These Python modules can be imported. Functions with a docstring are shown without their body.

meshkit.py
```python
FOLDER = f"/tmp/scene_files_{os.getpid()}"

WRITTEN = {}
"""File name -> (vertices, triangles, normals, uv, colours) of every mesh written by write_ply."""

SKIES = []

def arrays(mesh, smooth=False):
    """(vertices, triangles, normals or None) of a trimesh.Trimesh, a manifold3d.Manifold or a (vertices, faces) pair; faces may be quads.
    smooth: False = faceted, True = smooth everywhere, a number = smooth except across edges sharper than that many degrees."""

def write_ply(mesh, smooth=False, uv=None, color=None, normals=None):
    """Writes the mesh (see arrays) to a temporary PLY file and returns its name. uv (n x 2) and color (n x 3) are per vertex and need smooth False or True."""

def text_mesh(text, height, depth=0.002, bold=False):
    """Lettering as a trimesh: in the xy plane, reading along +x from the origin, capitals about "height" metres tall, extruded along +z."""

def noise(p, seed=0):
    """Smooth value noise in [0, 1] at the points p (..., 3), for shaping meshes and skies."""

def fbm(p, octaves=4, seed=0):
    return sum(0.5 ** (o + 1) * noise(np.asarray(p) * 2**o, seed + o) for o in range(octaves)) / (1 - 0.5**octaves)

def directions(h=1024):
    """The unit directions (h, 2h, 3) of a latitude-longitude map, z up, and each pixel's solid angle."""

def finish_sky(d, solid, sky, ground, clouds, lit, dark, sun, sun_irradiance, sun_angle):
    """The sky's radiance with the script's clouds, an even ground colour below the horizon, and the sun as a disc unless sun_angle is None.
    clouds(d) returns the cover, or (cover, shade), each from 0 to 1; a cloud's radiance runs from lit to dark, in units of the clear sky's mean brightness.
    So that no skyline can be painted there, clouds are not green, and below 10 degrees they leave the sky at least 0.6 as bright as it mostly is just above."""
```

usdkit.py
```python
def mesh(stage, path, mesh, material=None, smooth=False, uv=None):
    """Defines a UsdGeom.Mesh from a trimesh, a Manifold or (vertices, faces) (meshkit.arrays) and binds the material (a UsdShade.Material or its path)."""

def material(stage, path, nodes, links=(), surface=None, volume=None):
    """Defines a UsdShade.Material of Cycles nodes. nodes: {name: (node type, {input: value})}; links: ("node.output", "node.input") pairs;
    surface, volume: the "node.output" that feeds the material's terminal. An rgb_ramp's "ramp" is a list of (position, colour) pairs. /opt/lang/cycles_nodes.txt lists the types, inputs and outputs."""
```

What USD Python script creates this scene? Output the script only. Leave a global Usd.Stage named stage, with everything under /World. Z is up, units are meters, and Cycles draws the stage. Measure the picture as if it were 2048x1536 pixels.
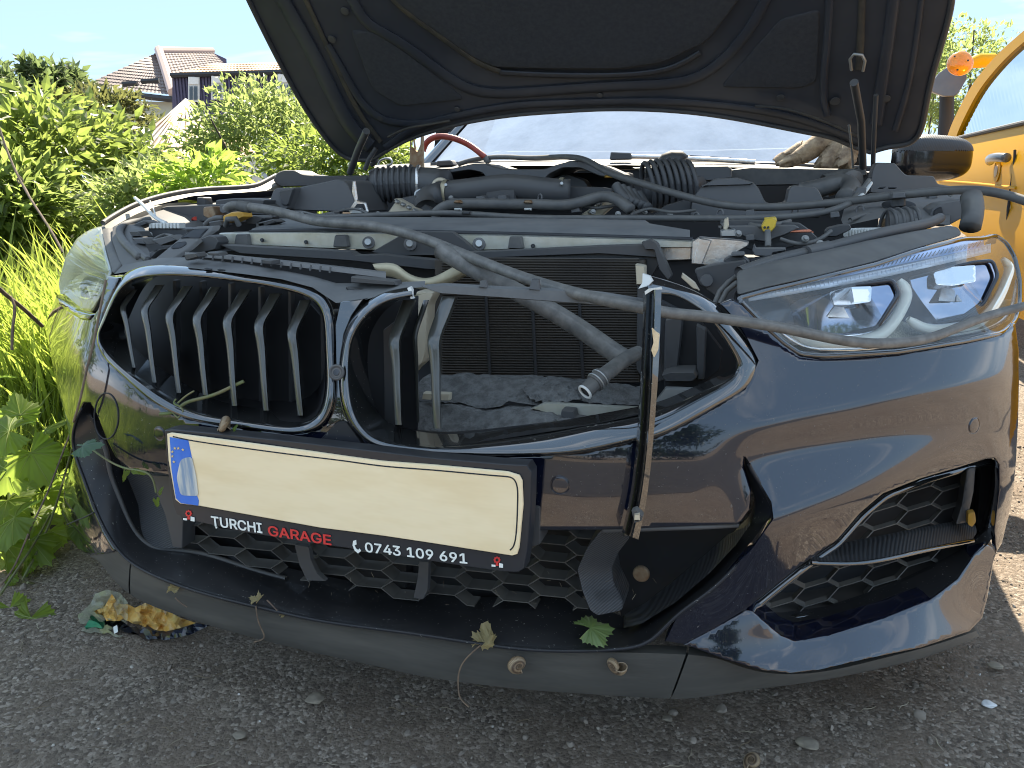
import math
import numpy as np, trimesh, usdkit, meshkit
from scipy.spatial import Delaunay, cKDTree
from scipy.interpolate import RBFInterpolator, CubicSpline, PchipInterpolator
from shapely.geometry import Polygon, Point, LineString, MultiPoint
from shapely import contains_xy
from pxr import Usd, UsdGeom, UsdLux, UsdShade, Gf, Sdf, Vt

stage = Usd.Stage.CreateInMemory()
UsdGeom.SetStageUpAxis(stage, UsdGeom.Tokens.z)
UsdGeom.SetStageMetersPerUnit(stage, 1.0)
UsdGeom.Xform.Define(stage, '/World'); UsdGeom.Scope.Define(stage, '/World/Looks')

# ---------------------------------------------------------------- camera (car frame: +x picture right, +y towards the windscreen, ground z = 0)
C = np.array([.52, -.848, .784]); YAW, PIT = math.radians(17.56), math.radians(13.91); FPX = 1539.
FW = np.array([-math.sin(YAW)*math.cos(PIT), math.cos(YAW)*math.cos(PIT), -math.sin(PIT)])
RT = np.array([math.cos(YAW), math.sin(YAW), 0.]); UP = np.cross(RT, FW)
cam = UsdGeom.Camera.Define(stage, '/World/camera')
cam.CreateHorizontalApertureAttr(36.0); cam.CreateVerticalApertureAttr(27.0)
cam.CreateFocalLengthAttr(36*FPX/2048); cam.CreateClippingRangeAttr(Gf.Vec2f(.05, 2000))
M4 = Gf.Matrix4d(*[float(x) for r in ((*RT, 0), (*UP, 0), (*(-FW), 0), (*C, 1)) for x in r])
cam.AddTransformOp().Set(M4)
EXPOSURE = 1.97
cam.CreateExposureAttr(EXPOSURE)

# ---------------------------------------------------------------- sky and sun
SUN_AZ, SUN_EL = math.radians(-7), math.radians(47)
SKY, SUN = .13, 1.05; VEIL = .92
sv = np.array([math.sin(SUN_AZ)*math.cos(SUN_EL), math.cos(SUN_AZ)*math.cos(SUN_EL), math.sin(SUN_EL)])
sky_mat = usdkit.material(stage, '/World/Looks/sky_look', {
    'tc': ('texture_coordinate', {}),
    'sky': ('sky_texture', {'sky_type': 'single_scattering', 'sun_disc': False, 'sun_elevation': SUN_EL, 'sun_rotation': math.atan2(sv[0], sv[1]), 'aerosol_density': .3}),
    'veil': ('mix_color', {'fac': VEIL, 'b': (1.1, 1.62, 2.3), 'use_clamp': False}),
    'map': ('mapping', {'scale': (1.6, 1.6, 6.0), 'location': (3.1, .4, .2)}),
    'n': ('noise_texture', {'scale': 1.3, 'detail': 6.0, 'roughness': .55, 'distortion': .4}),
    'r': ('rgb_ramp', {'ramp': [(0, (0, 0, 0)), (.50, (0, 0, 0)), (.70, (.6, .6, .6)), (1, (.85, .85, .85))]}),
    'mx': ('mix_color', {'b': (4.6, 4.6, 4.6), 'use_clamp': False}),
    'bg': ('background_shader', {'strength': SKY})},
    [('tc.generated', 'map.vector'), ('map.vector', 'n.vector'), ('n.fac', 'r.fac'), ('r.color', 'mx.fac'), ('sky.color', 'veil.a'), ('veil.result', 'mx.a'), ('mx.result', 'bg.color')], surface='bg.background')
dome = UsdLux.DomeLight.Define(stage, '/World/sky')
UsdShade.MaterialBindingAPI.Apply(dome.GetPrim()).Bind(sky_mat)
dome.GetPrim().SetCustomDataByKey('kind', 'structure')
sun = UsdLux.DistantLight.Define(stage, '/World/sun')
sun.CreateNormalizeAttr(True); sun.CreateIntensityAttr(SUN); sun.CreateAngleAttr(.5); sun.CreateColorAttr(Gf.Vec3f(1, .90, .74))
_x = np.cross([0, 0, 1.], sv); _x /= np.linalg.norm(_x); _y = np.cross(sv, _x)
sun.AddTransformOp().Set(Gf.Matrix4d(*[float(v) for r in ((*_x, 0), (*_y, 0), (*sv, 0), (0, 0, 10, 1)) for v in r]))

# ---------------------------------------------------------------- helpers: rays through the lens onto real surfaces
def rays(p):
    p = np.atleast_2d(np.asarray(p, float))
    return FW + ((p[:, :1]-1024)/FPX)*RT - ((p[:, 1:2]-768)/FPX)*UP
def pj(P):
    d = np.atleast_2d(P)-C; z = d@FW
    return np.c_[1024+FPX*(d@RT)/z, 768-FPX*(d@UP)/z]
def onp(p, q, n):
    d = rays(p); t = ((np.asarray(q, float)-C)@np.asarray(n, float))/(d@np.asarray(n, float))
    return C+d*t[:, None]
def atY(p, y): return onp(p, (0, y, 0), (0, 1., 0))
def atZ(p, z): return onp(p, (0, 0, z), (0, 0, 1.))
def atX(p, x): return onp(p, (x, 0, 0), (1., 0, 0))
def sY(y): return lambda p: atY(p, y)
def sZ(z): return lambda p: atZ(p, z)
def sX(x): return lambda p: atX(p, x)
def pxy(pts):                                         # [(px, py, y), ...] -> points
    a = np.asarray(pts, float); d = rays(a[:, :2])
    return C+d*((a[:, 2]-C[1])/d[:, 1])[:, None]
def pln(*three):                                      # plane through three (px, py, y)
    P = pxy(three); n = np.cross(P[1]-P[0], P[2]-P[0])
    return lambda p: onp(p, P[0], n)
def tps(ctrl, smooth=0.):                             # smooth depth through (px, py, y)
    a = np.asarray(ctrl, float)
    f = RBFInterpolator(a[:, :2]/100, a[:, 2], kernel='thin_plate_spline', smoothing=smooth)
    def s(p):
        p = np.atleast_2d(np.asarray(p, float)); return pxy(np.c_[p, f(p/100)])
    return s
# the front of the car as a height field y = front(x, z)
_px = np.array([0, .15, .3, .45, .53, .62, .72, .80, .86, .905, .932, .945, .95, 1.1])
_py = np.array([.028, .028, .036, .078, .122, .182, .255, .325, .395, .475, .56, .66, .8, 5.])
_plan = PchipInterpolator(_px, _py)
_pz = np.array([-.2, .13, .20, .30, .40, .45, .50, .57, .66, .72, .80, 1.2])
_po = np.array([.0, .0, -.002, -.002, .0, .004, .012, .032, .058, .085, .135, .5])
_prof = PchipInterpolator(_pz, _po)
def front(x, z):
    return _plan(np.clip(np.where(x < 0, -x*.925, x*.972), 0, 1.1)) + _prof(np.clip(z, -.2, 1.2))*(1+.6*np.clip(np.abs(x), 0, 1))
def march(p, g, t0=.3, t1=3.2, n=260):
    d = rays(p); t = np.linspace(t0, t1, n)
    P = C+d[:, None, :]*t[None, :, None]
    v = g(P)
    hit = (v[:, :-1] < 0) & (v[:, 1:] >= 0)
    k = np.where(hit.any(1), hit.argmax(1), np.abs(v).argmin(1).clip(0, n-2))
    a, b = t[k], t[k+1]
    for _ in range(26):
        m = (a+b)/2; s = g(C+d*m[:, None]) < 0
        a, b = np.where(s, m, a), np.where(s, b, m)
    m = np.where(hit.any(1), (a+b)/2, t[k])
    return C+d*m[:, None]
def S(off=0.):
    return lambda p: march(p, lambda P: P[..., 1]-front(P[..., 0], P[..., 2])-off)

# ---------------------------------------------------------------- helpers: meshes
def dens(poly, step, closed=True):
    a = np.asarray(poly, float); b = np.roll(a, -1, 0) if closed else a[1:]
    out = []
    for p, q in zip(a if closed else a[:-1], b):
        k = max(1, int(math.ceil(np.hypot(*(q-p)[:2])/step)))
        out.append(p+(q-p)*np.arange(k)[:, None]/k)
    if not closed: out.append(a[-1:])
    return np.vstack(out)
def curve(pts, n=None, step=None, closed=False):      # smooth curve through points of any dimension
    a = np.asarray(pts, float)
    if closed: a = np.vstack([a, a[:1]])
    s = np.r_[0, np.cumsum(np.sqrt(np.linalg.norm(np.diff(a, axis=0), axis=1))+1e-9)]
    f = CubicSpline(s, a, bc_type='periodic' if closed else 'natural')
    if n is None: n = max(3, int(np.linalg.norm(np.diff(a, axis=0), axis=1).sum()/step))
    return f(np.linspace(0, s[-1], n, endpoint=not closed))
def rnd(poly, r, n=5):                                # round the corners of a polygon
    a = np.asarray(poly, float); out = []
    for i in range(len(a)):
        p, q, s = a[i-1], a[i], a[(i+1) % len(a)]
        u, v = p-q, s-q; lu, lv = np.hypot(*u), np.hypot(*v)
        k = min(r, lu*.45, lv*.45); A, B = q+u/lu*k, q+v/lv*k
        t = np.linspace(0, 1, n)[:, None]
        out.append((1-t)**2*A+2*t*(1-t)*q+t*t*B)
    return np.vstack(out)
def fill2d(poly, step, holes=()):
    poly = np.asarray(poly, float); pg = Polygon(poly, [np.asarray(h) for h in holes])
    rings = [dens(poly, step)]+[dens(h, step) for h in holes]
    B = np.vstack(rings)
    x0, y0, x1, y1 = pg.bounds
    gx, gy = np.meshgrid(np.arange(x0, x1+step, step), np.arange(y0, y1+step, step*.87))
    gx = gx+(np.arange(gx.shape[0]) % 2)[:, None]*step/2
    G = np.c_[gx.ravel(), gy.ravel()]
    G = G[contains_xy(pg, G[:, 0], G[:, 1])]
    if len(G): G = G[cKDTree(B).query(G)[0] > .55*step]
    V = np.vstack([B, G]) if len(G) else B
    V = V+np.random.default_rng(1).normal(0, 1e-5, V.shape)
    T = Delaunay(V).simplices
    c = V[T].mean(1); T = T[contains_xy(pg, c[:, 0], c[:, 1])]
    a, b, d = V[T[:, 0]], V[T[:, 1]], V[T[:, 2]]
    ar = (b[:, 0]-a[:, 0])*(d[:, 1]-a[:, 1])-(b[:, 1]-a[:, 1])*(d[:, 0]-a[:, 0])
    T = np.where((ar < 0)[:, None], T[:, [0, 2, 1]], T)[np.abs(ar) > 1e-3]
    loops, k = [], 0
    for r in rings: loops.append(np.arange(k, k+len(r))); k += len(r)
    return V, T, loops
BACK = np.array([0, 1., 0])
def panel(poly, surf, thick=.006, step=14, bev=1.6, bm=.0015, holes=(), back=BACK, closed=False):
    """A sheet whose outline is given through the lens, laid on a real surface, with a rolled edge and a thickness."""
    V, T, loops = fill2d(poly, step, holes)
    W = V.copy()
    orig = []
    for lp in loops:
        p = V[lp]; tan = np.roll(p, -1, 0)-np.roll(p, 1, 0)
        nrm = np.c_[-tan[:, 1], tan[:, 0]]; nrm /= np.linalg.norm(nrm, axis=1)[:, None]+1e-9
        pg = Polygon(poly)
        s = np.sign((contains_xy(Polygon(p), *(p+nrm*.8).T)*2.-1).sum()) or 1
        if lp is not loops[0]: s = -s
        W[lp] = p+nrm*s*bev; orig.append(p)
    P = surf(W); v = [P]; f = [T[:, [0, 2, 1]]]; n = len(P)
    for lp, p in zip(loops, orig):
        Q = surf(p); k = len(lp)
        r1 = Q+back*bm; r2 = Q+back*thick
        v += [r1, r2]; a = np.arange(k); b = (a+1) % k
        i0, i1, i2 = lp, n+a, n+k+a
        ar = np.sum(p[:, 0]*np.roll(p[:, 1], -1)-np.roll(p[:, 0], -1)*p[:, 1])
        g = [np.c_[i0[a], i0[b], i1[b]], np.c_[i0[a], i1[b], i1[a]], np.c_[i1[a], i1[b], i2[b]], np.c_[i1[a], i2[b], i2[a]]]
        if (ar < 0) != (lp is not loops[0]): g = [x[:, ::-1] for x in g]
        f += g; n += 2*k
    if closed:
        P2 = P+back*thick; v.append(P2); f.append(T+n)
    return np.vstack(v), np.vstack(f)
def loft(rows, closed=False, cap=False):
    """quads between successive rows of points (all rows alike in length)"""
    R = [np.asarray(r, float) for r in rows]; n = len(R[0]); V = np.vstack(R); f = []
    a = np.arange(n if closed else n-1); b = (a+1) % n
    for i in range(len(R)-1):
        f += [np.c_[i*n+a, i*n+b, (i+1)*n+b], np.c_[i*n+a, (i+1)*n+b, (i+1)*n+a]]
    if cap:
        for i in (0, len(R)-1):
            V = np.vstack([V, R[i].mean(0)]); c = len(V)-1
            f.append(np.c_[i*n+a, i*n+b, np.full(len(a), c)])
    return V, np.vstack(f)
def tube(P, r, sides=10, cap=True):
    P = np.asarray(P, float); n = len(P)
    r = np.broadcast_to(np.asarray(r, float), (n,))
    t = np.gradient(P, axis=0); t /= np.linalg.norm(t, axis=1)[:, None]+1e-12
    u = np.cross(t[0], [0, 0, 1.]);
    if np.linalg.norm(u) < 1e-3: u = np.cross(t[0], [0, 1., 0])
    u /= np.linalg.norm(u); rows = []
    an = np.linspace(0, 2*np.pi, sides, endpoint=False)
    for i in range(n):
        u = u-t[i]*(u@t[i]); u /= np.linalg.norm(u); w = np.cross(t[i], u)
        rows.append(P[i]+r[i]*(np.cos(an)[:, None]*u+np.sin(an)[:, None]*w))
    return loft(rows, closed=True, cap=cap)
def tubep(pts, r, step=.012, sides=10, n=None):       # tube along (px, py, y)
    P = pxy(pts)
    return tube(curve(P, n=n, step=step), r, sides)
def join(*ms):
    v, f, n = [], [], 0
    for m in ms:
        if hasattr(m, 'vertices'): m = (m.vertices, m.faces)
        v.append(np.asarray(m[0])); f.append(np.asarray(m[1])+n); n += len(m[0])
    return np.vstack(v), np.vstack(f)
def box(c, s, rz=0, bev=0):
    if bev:
        h = np.array(s)/2; V = []
        for sx in (-1, 1):
            for sy in (-1, 1):
                for sz in (-1, 1):
                    for k in range(3):
                        o = np.array([sx, sy, sz])*h; m = np.array([sx, sy, sz])*bev; m[k] = 0; V.append(o-m)
        m = trimesh.convex.convex_hull(np.array(V))
    else: m = trimesh.creation.box(s)
    R = trimesh.transformations.rotation_matrix(rz, [0, 0, 1]); m.apply_transform(R); m.apply_translation(c)
    return np.array(m.vertices), np.array(m.faces)
def cyl(p, q, r, sides=24, r2=None):
    p, q = np.asarray(p, float), np.asarray(q, float)
    return tube(np.array([p, q]), [r, r if r2 is None else r2], sides)
def disc(c, n, r, h=.003, sides=28):
    n = np.asarray(n, float)/np.linalg.norm(n); c = np.asarray(c, float)
    return join(tube(np.array([c, c+n*h*.7, c+n*h]), [r, r, r*.88], sides))
def ring(c, n, R, r, sides=28, k=8):
    n = np.asarray(n, float)/np.linalg.norm(n); u = np.cross(n, [0, 0, 1.]);
    if np.linalg.norm(u) < 1e-3: u = np.array([1., 0, 0])
    u /= np.linalg.norm(u); w = np.cross(n, u); rows = []
    for a in np.linspace(0, 2*np.pi, sides+1):
        e = math.cos(a)*u+math.sin(a)*w
        b = np.linspace(0, 2*np.pi, k, endpoint=False)
        rows.append(np.asarray(c)+e*R+r*(np.cos(b)[:, None]*e+np.sin(b)[:, None]*n))
    return loft(rows, closed=True)
def slab(poly, y, dy, r=4, bev=2., bm=.003, step=30, back=BACK, holes=()):
    """an engine-bay piece: a front face given through the lens on the plane at depth y (or any surface), carried back dy metres"""
    return panel(rnd(poly, r) if r else poly, sY(y) if np.isscalar(y) else y, dy, step, bev, bm, holes=holes, back=back, closed=True)

# ---------------------------------------------------------------- helpers: prims
_used = {}; _loc = {}
def _path(parent, name):
    k = parent+'/'+name; n = _used.get(k, 0); _used[k] = n+1
    return k if n == 0 else f'{k}_{n:03d}'
def _tag(path, label=None, cat=None, group=None, kind=None):
    pr = stage.GetPrimAtPath(path)
    for k, v in (('label', label), ('category', cat), ('group', group), ('kind', kind)):
        if v: pr.SetCustomDataByKey(k, v)
def thing(name, label, cat, loc=(0, 0, 0), group=None):
    p = _path('/World', name); x = UsdGeom.Xform.Define(stage, p); x.AddTranslateOp().Set(Gf.Vec3d(*map(float, loc)))
    _loc[p] = np.asarray(loc, float); _tag(p, label, cat, group); return p
def part(parent, name, mesh, mat, label=None, kind=None, smooth=38, subname=None):
    p = _path(parent, name); off = _loc.get(parent, np.zeros(3)); _loc[p] = off
    if hasattr(mesh, 'vertices'): mesh = (np.array(mesh.vertices), np.array(mesh.faces))
    if hasattr(mesh, 'to_mesh'): mesh = meshkit.arrays(mesh)[:2]
    usdkit.mesh(stage, p, (np.asarray(mesh[0])-off, mesh[1]), mat, smooth=smooth)
    _tag(p, label, kind=kind); return p
def solo(name, mesh, mat, label=None, cat=None, group=None, kind=None, smooth=38):
    p = _path('/World', name); _loc[p] = np.zeros(3)
    usdkit.mesh(stage, p, mesh, mat, smooth=smooth); _tag(p, label, cat, group, kind); return p

# ---------------------------------------------------------------- materials
def pm(name, col, rough=.5, metal=0., col2=None, ns=12., sharp=(.35, .65), dust=0., dcol=(.20, .172, .13), bump=0., bs=120., coat=0., spec=.5, ani=(1, 1, 1), obj=False, extra=None, coatr=.03, specks=0.):
    nodes = {'p': ('principled_bsdf', {'base_color': col, 'roughness': rough, 'metallic': metal, 'coat_weight': coat, 'coat_roughness': coatr, 'specular_ior_level': spec, **(extra or {})}),
             'g': ('geometry', {}), 'tc': ('texture_coordinate', {}), 'm': ('mapping', {'scale': ani})}
    links = [('tc.object' if obj else 'g.position', 'm.vector')]; cur = None; rcur = None
    if col2 is not None:
        nodes['n'] = ('noise_texture', {'scale': ns, 'detail': 5., 'roughness': .6})
        nodes['r'] = ('rgb_ramp', {'ramp': [(sharp[0], col), (sharp[1], col2)]})
        links += [('m.vector', 'n.vector'), ('n.fac', 'r.fac')]; cur = 'r.color'
    if dust:
        nodes.update({'dn': ('noise_texture', {'scale': 14., 'detail': 8., 'roughness': .72}), 'sx': ('separate_xyz', {}),
                      'mr': ('map_range', {'from_min': .05, 'from_max': .9, 'to_min': .10*dust, 'to_max': dust, 'clamp': True}),
                      'dr': ('rgb_ramp', {'ramp': [(.3, (.35, .35, .35)), (.7, (1, 1, 1))]}),
                      'dm': ('math', {'math_type': 'multiply'}), 'dx': ('mix_color', {'a': col, 'b': dcol}),
                      'rm': ('map_range', {'from_min': 0., 'from_max': .6, 'to_min': rough, 'to_max': .85, 'clamp': True})})
        links += [('m.vector', 'dn.vector'), ('g.normal', 'sx.vector'), ('sx.z', 'mr.value'), ('dn.fac', 'dr.fac'), ('dr.color', 'dm.value1'), ('mr.result', 'dm.value2'), ('dm.value', 'dx.fac'), ('dm.value', 'rm.value'), ('rm.result', 'p.roughness')]
        if cur: links.append((cur, 'dx.a'))
        cur = 'dx.result'
    if specks:
        nodes.update({'kn': ('noise_texture', {'scale': 330., 'detail': 2.}), 'kr': ('rgb_ramp', {'ramp': [(.70, (0, 0, 0)), (.735, (specks,)*3)]}), 'kx': ('mix_color', {'a': col, 'b': (.42, .40, .35)}),
                      'cm': ('math', {'math_type': 'multiply_add', 'value2': -coat/max(specks, .01), 'value3': coat, 'use_clamp': True})})
        links += [('m.vector', 'kn.vector'), ('kn.fac', 'kr.fac'), ('kr.color', 'kx.fac'), ('kr.color', 'cm.value1')]
        if coat: links.append(('cm.value', 'p.coat_weight'))
        if cur: links.append((cur, 'kx.a'))
        cur = 'kx.result'
    if cur: links.append((cur, 'p.base_color'))
    if bump:
        nodes['bn'] = ('noise_texture', {'scale': bs, 'detail': 4., 'roughness': .6}); nodes['b'] = ('bump', {'strength': 1., 'distance': bump})
        links += [('m.vector', 'bn.vector'), ('bn.fac', 'b.height'), ('b.normal', 'p.normal')]
    return usdkit.material(stage, '/World/Looks/'+name, nodes, links, surface='p.BSDF')
paint = pm('car_paint', (.0022, .003, .0075), .10, coat=1., coatr=.012, extra={'coat_ior': 1.64}, specks=.22)
gloss = pm('gloss_black', (.004, .0045, .005), .1, coat=1., dust=.03, coatr=.015, extra={'coat_ior': 2.0}, specks=.4)
ledge_m = pm('dusty_gloss_black', (.008, .009, .012), .38, coat=.15, dust=.10, coatr=.2, spec=.3, specks=.6)
slat_m = pm('slat_bronze_grey', (.030, .030, .025), .32, coat=.5, coatr=.16, extra={'coat_ior': 1.8})
satin = pm('satin_black', (.046, .047, .049), .45, dust=.36)
grid_m = pm('honeycomb_plastic', (.05, .05, .05), .5, col2=(.09, .088, .08), ns=18, dust=.5)
matte = pm('grey_black_plastic', (.095, .095, .096), .6, dust=.45, bump=.0002, bs=900)
split_m = pm('splitter_plastic', (.040, .039, .034), .62, col2=(.085, .08, .068), ns=16, ani=(.25, .25, 1.4), sharp=(.42, .75), dust=.2, bump=.0004, bs=240)
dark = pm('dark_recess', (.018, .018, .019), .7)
mirror_black = pm('mirror_shell_black', (.006, .006, .007), .2, coat=.6, coatr=.06)
dusty = pm('dusty_cover', (.05, .05, .052), .62, col2=(.11, .11, .105), ns=6, dust=.6, dcol=(.22, .21, .19), bump=.0012, bs=26)
rubber = pm('rubber', (.065, .065, .064), .55, col2=(.10, .097, .09), ns=30, dust=.35)
hose_m = pm('dusty_hose', (.075, .074, .07), .5, col2=(.16, .152, .138), ns=55, dust=.4)
alu = pm('raw_aluminium', (.56, .55, .48), .4, .75, col2=(.44, .42, .33), ns=22, bump=.0004, bs=60)
alub = pm('bright_aluminium', (.80, .79, .76), .28, .9, col2=(.70, .62, .54), ns=60, bump=.0006, bs=160)
brass = pm('yellowed_steel', (.46, .40, .27), .45, .6, col2=(.36, .31, .2), ns=20, dust=.2)
steel = pm('zinc_steel', (.42, .42, .40), .4, .8)
rust = pm('rusty_steel', (.33, .25, .16), .6, .5, col2=(.22, .11, .05), ns=40)
foam = pm('dirty_foam', (.15, .145, .135), .9, col2=(.07, .066, .06), ns=70, sharp=(.4, .6), dust=.4, dcol=(.18, .17, .15), bump=.004, bs=130)
rad_m = pm('radiator_fins', (.05, .042, .034), .6, metal=.3, col2=(.075, .062, .047), ns=8)
cream = pm('cream_metal', (.52, .45, .33), .5, .3)
white_pl = pm('white_plastic', (.62, .62, .58), .5, dust=.2)
yel_pl = pm('yellow_plastic', (.62, .42, .04), .45, dust=.2)
amber_pl = pm('amber_plastic', (.60, .33, .05), .5)
red_m = pm('red_hose', (.30, .045, .025), .5, col2=(.2, .03, .02), ns=50)
plate_m = pm('plate_face', (.90, .735, .47), .42, col2=(.80, .62, .35), ns=24, ani=(.3, 1, 1.2), sharp=(.45, .8), bump=.0012, bs=16)
blue_m = pm('plate_blue', (.02, .13, .55), .35, col2=(.05, .19, .62), ns=20, ani=(1, 1, .3))
smear_m = pm('plate_smear', (.22, .30, .40), .45, col2=(.62, .60, .52), ns=70, ani=(1.2, 1, .12), sharp=(.4, .62))
star_m = pm('plate_star', (.75, .55, .22), .4)
frame_m = pm('plate_holder', (.016, .017, .02), .35, dust=.10)
txt_w = pm('print_white', (.78, .80, .74), .5)
txt_r = pm('print_red', (.62, .04, .035), .5)
gold_m = pm('print_gold', (.30, .25, .10), .5)
carb = usdkit.material(stage, '/World/Looks/carbon_texture', {
    'g': ('geometry', {}), 'm': ('mapping', {'rotation': (0, .5, .3)}), 'w': ('wave_texture', {'scale': 95., 'bands_direction': 'z'}),
    'r': ('rgb_ramp', {'ramp': [(.2, (.022, .023, .024)), (.8, (.048, .049, .051))]}), 'b': ('bump', {'distance': .0004}),
    'p': ('principled_bsdf', {'roughness': .5})},
    [('g.position', 'm.vector'), ('m.vector', 'w.vector'), ('w.fac', 'r.fac'), ('r.color', 'p.base_color'), ('w.fac', 'b.height'), ('b.normal', 'p.normal')], surface='p.BSDF')
def pane(name, tint, rough=.02, ior=1.5, haze=0., hcol=(.6, .65, .7), trl=0., gl=(1, 1, 1)):
    nodes = {'t': ('transparent_bsdf', {'color': tint}), 'g': ('glossy_bsdf', {'color': gl, 'roughness': rough}), 'f': ('fresnel', {'IOR': ior}), 'x': ('mix_closure', {})}
    links = [('f.fac', 'x.fac'), ('t.BSDF', 'x.closure1'), ('g.BSDF', 'x.closure2')]; out = 'x.closure'
    if haze:
        nodes.update({'geo': ('geometry', {}), 'mp': ('mapping', {'scale': (1, 1, 1)}), 'n': ('noise_texture', {'scale': 7., 'detail': 9., 'roughness': .75}), 'r': ('rgb_ramp', {'ramp': [(.25, (haze*.8,)*3), (.8, (min(1, haze*1.25),)*3)]}),
                      'd': ('diffuse_bsdf', {'color': hcol}), 'tl': ('translucent_bsdf', {'color': hcol}), 'dx': ('mix_closure', {'fac': trl}), 'y': ('mix_closure', {})})
        links += [('geo.position', 'mp.vector'), ('mp.vector', 'n.vector'), ('n.fac', 'r.fac'), ('r.color', 'y.fac'), ('d.BSDF', 'dx.closure1'), ('tl.BSDF', 'dx.closure2'), ('x.closure', 'y.closure1'), ('dx.closure', 'y.closure2')]; out = 'y.closure'
    return usdkit.material(stage, '/World/Looks/'+name, nodes, links, surface=out)
lens_m = pane('headlight_lens', (.97, .98, .98), .01, 1.5, haze=.03, hcol=(.7, .68, .62))
lens_old = pane('dusty_headlight_lens', (.98, .95, .80), .02, 1.34, haze=.16, hcol=(.74, .70, .46), trl=.3)
wind_m = pane('dusty_windscreen', (.55, .6, .62), .03, 1.6, haze=.48, hcol=(.62, .74, .92), trl=.15)
sideglass = pane('side_window_glass', (.10, .13, .16), .01, 1.9, gl=(.50, .60, .76))
housepane = pane('house_window_glass', (.12, .14, .15), .02, 1.8)
mirror = pm('lamp_mirror', (.42, .47, .58), .05, 1., col2=(.30, .34, .44), ns=9)
chrome = pm('chrome', (.86, .87, .88), .10, 1.)
bluech = pm('blue_chrome', (.40, .55, .85), .3, .45)
bar_m = pm('ribbed_bar', (.74, .79, .86), .3, .35)
lamp_black = pm('lamp_black', (.015, .016, .02), .2, coat=.6)
guide = pm('light_guide', (.97, .95, .82), .25, 0., coat=.3)
speck_m = pm('lamp_grain', (.20, .19, .15), .35, .6, col2=(.42, .40, .30), ns=400)
amber_glass = pm('amber_lens', (.85, .33, .02), .12, extra={'transmission_weight': .35}, coat=.5)
yellow = pm('yellow_paint', (.62, .31, .003), .4, spec=.06, dust=.12, dcol=(.42, .30, .14))
hood_m = pm('hood_underside', (.028, .032, .042), .5, col2=(.044, .048, .057), ns=7, sharp=(.42, .72), bump=.0003, bs=60)
hood_pad = pm('hood_insulation', (.030, .034, .043), .85, col2=(.042, .046, .054), ns=90, bump=.0008, bs=300)
rimdust = pm('hood_rib_dust', (.075, .065, .048), .75, col2=(.035, .034, .033), ns=22)
def leafmat(name, a, b, c, trans=.45, rough=.42):
    return usdkit.material(stage, '/World/Looks/'+name, {
        'g': ('geometry', {}), 'r': ('rgb_ramp', {'ramp': [(0, a), (.5, b), (.94, c), (.96, (c[0]*1.35, c[1]*1.02, c[2]*1.2)), (1, (c[0]*1.5, c[1]*.95, c[2]*1.3))]}), 'p': ('principled_bsdf', {'roughness': rough, 'specular_ior_level': .5}),
        'h': ('hsv', {'hue': .495, 'saturation': .93, 'value': 4.3}), 't': ('translucent_bsdf', {}), 'x': ('mix_closure', {'fac': trans})},
        [('g.random_per_island', 'r.fac'), ('r.color', 'p.base_color'), ('r.color', 'h.color'), ('h.color', 't.color'), ('p.BSDF', 'x.closure1'), ('t.BSDF', 'x.closure2')], surface='x.closure')
bush_m = leafmat('bush_leaves', (.075, .10, .016), (.125, .15, .026), (.185, .185, .04), .55)
bush2_m = leafmat('elder_leaves', (.09, .115, .03), (.145, .165, .045), (.22, .21, .08), .55)
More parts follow.
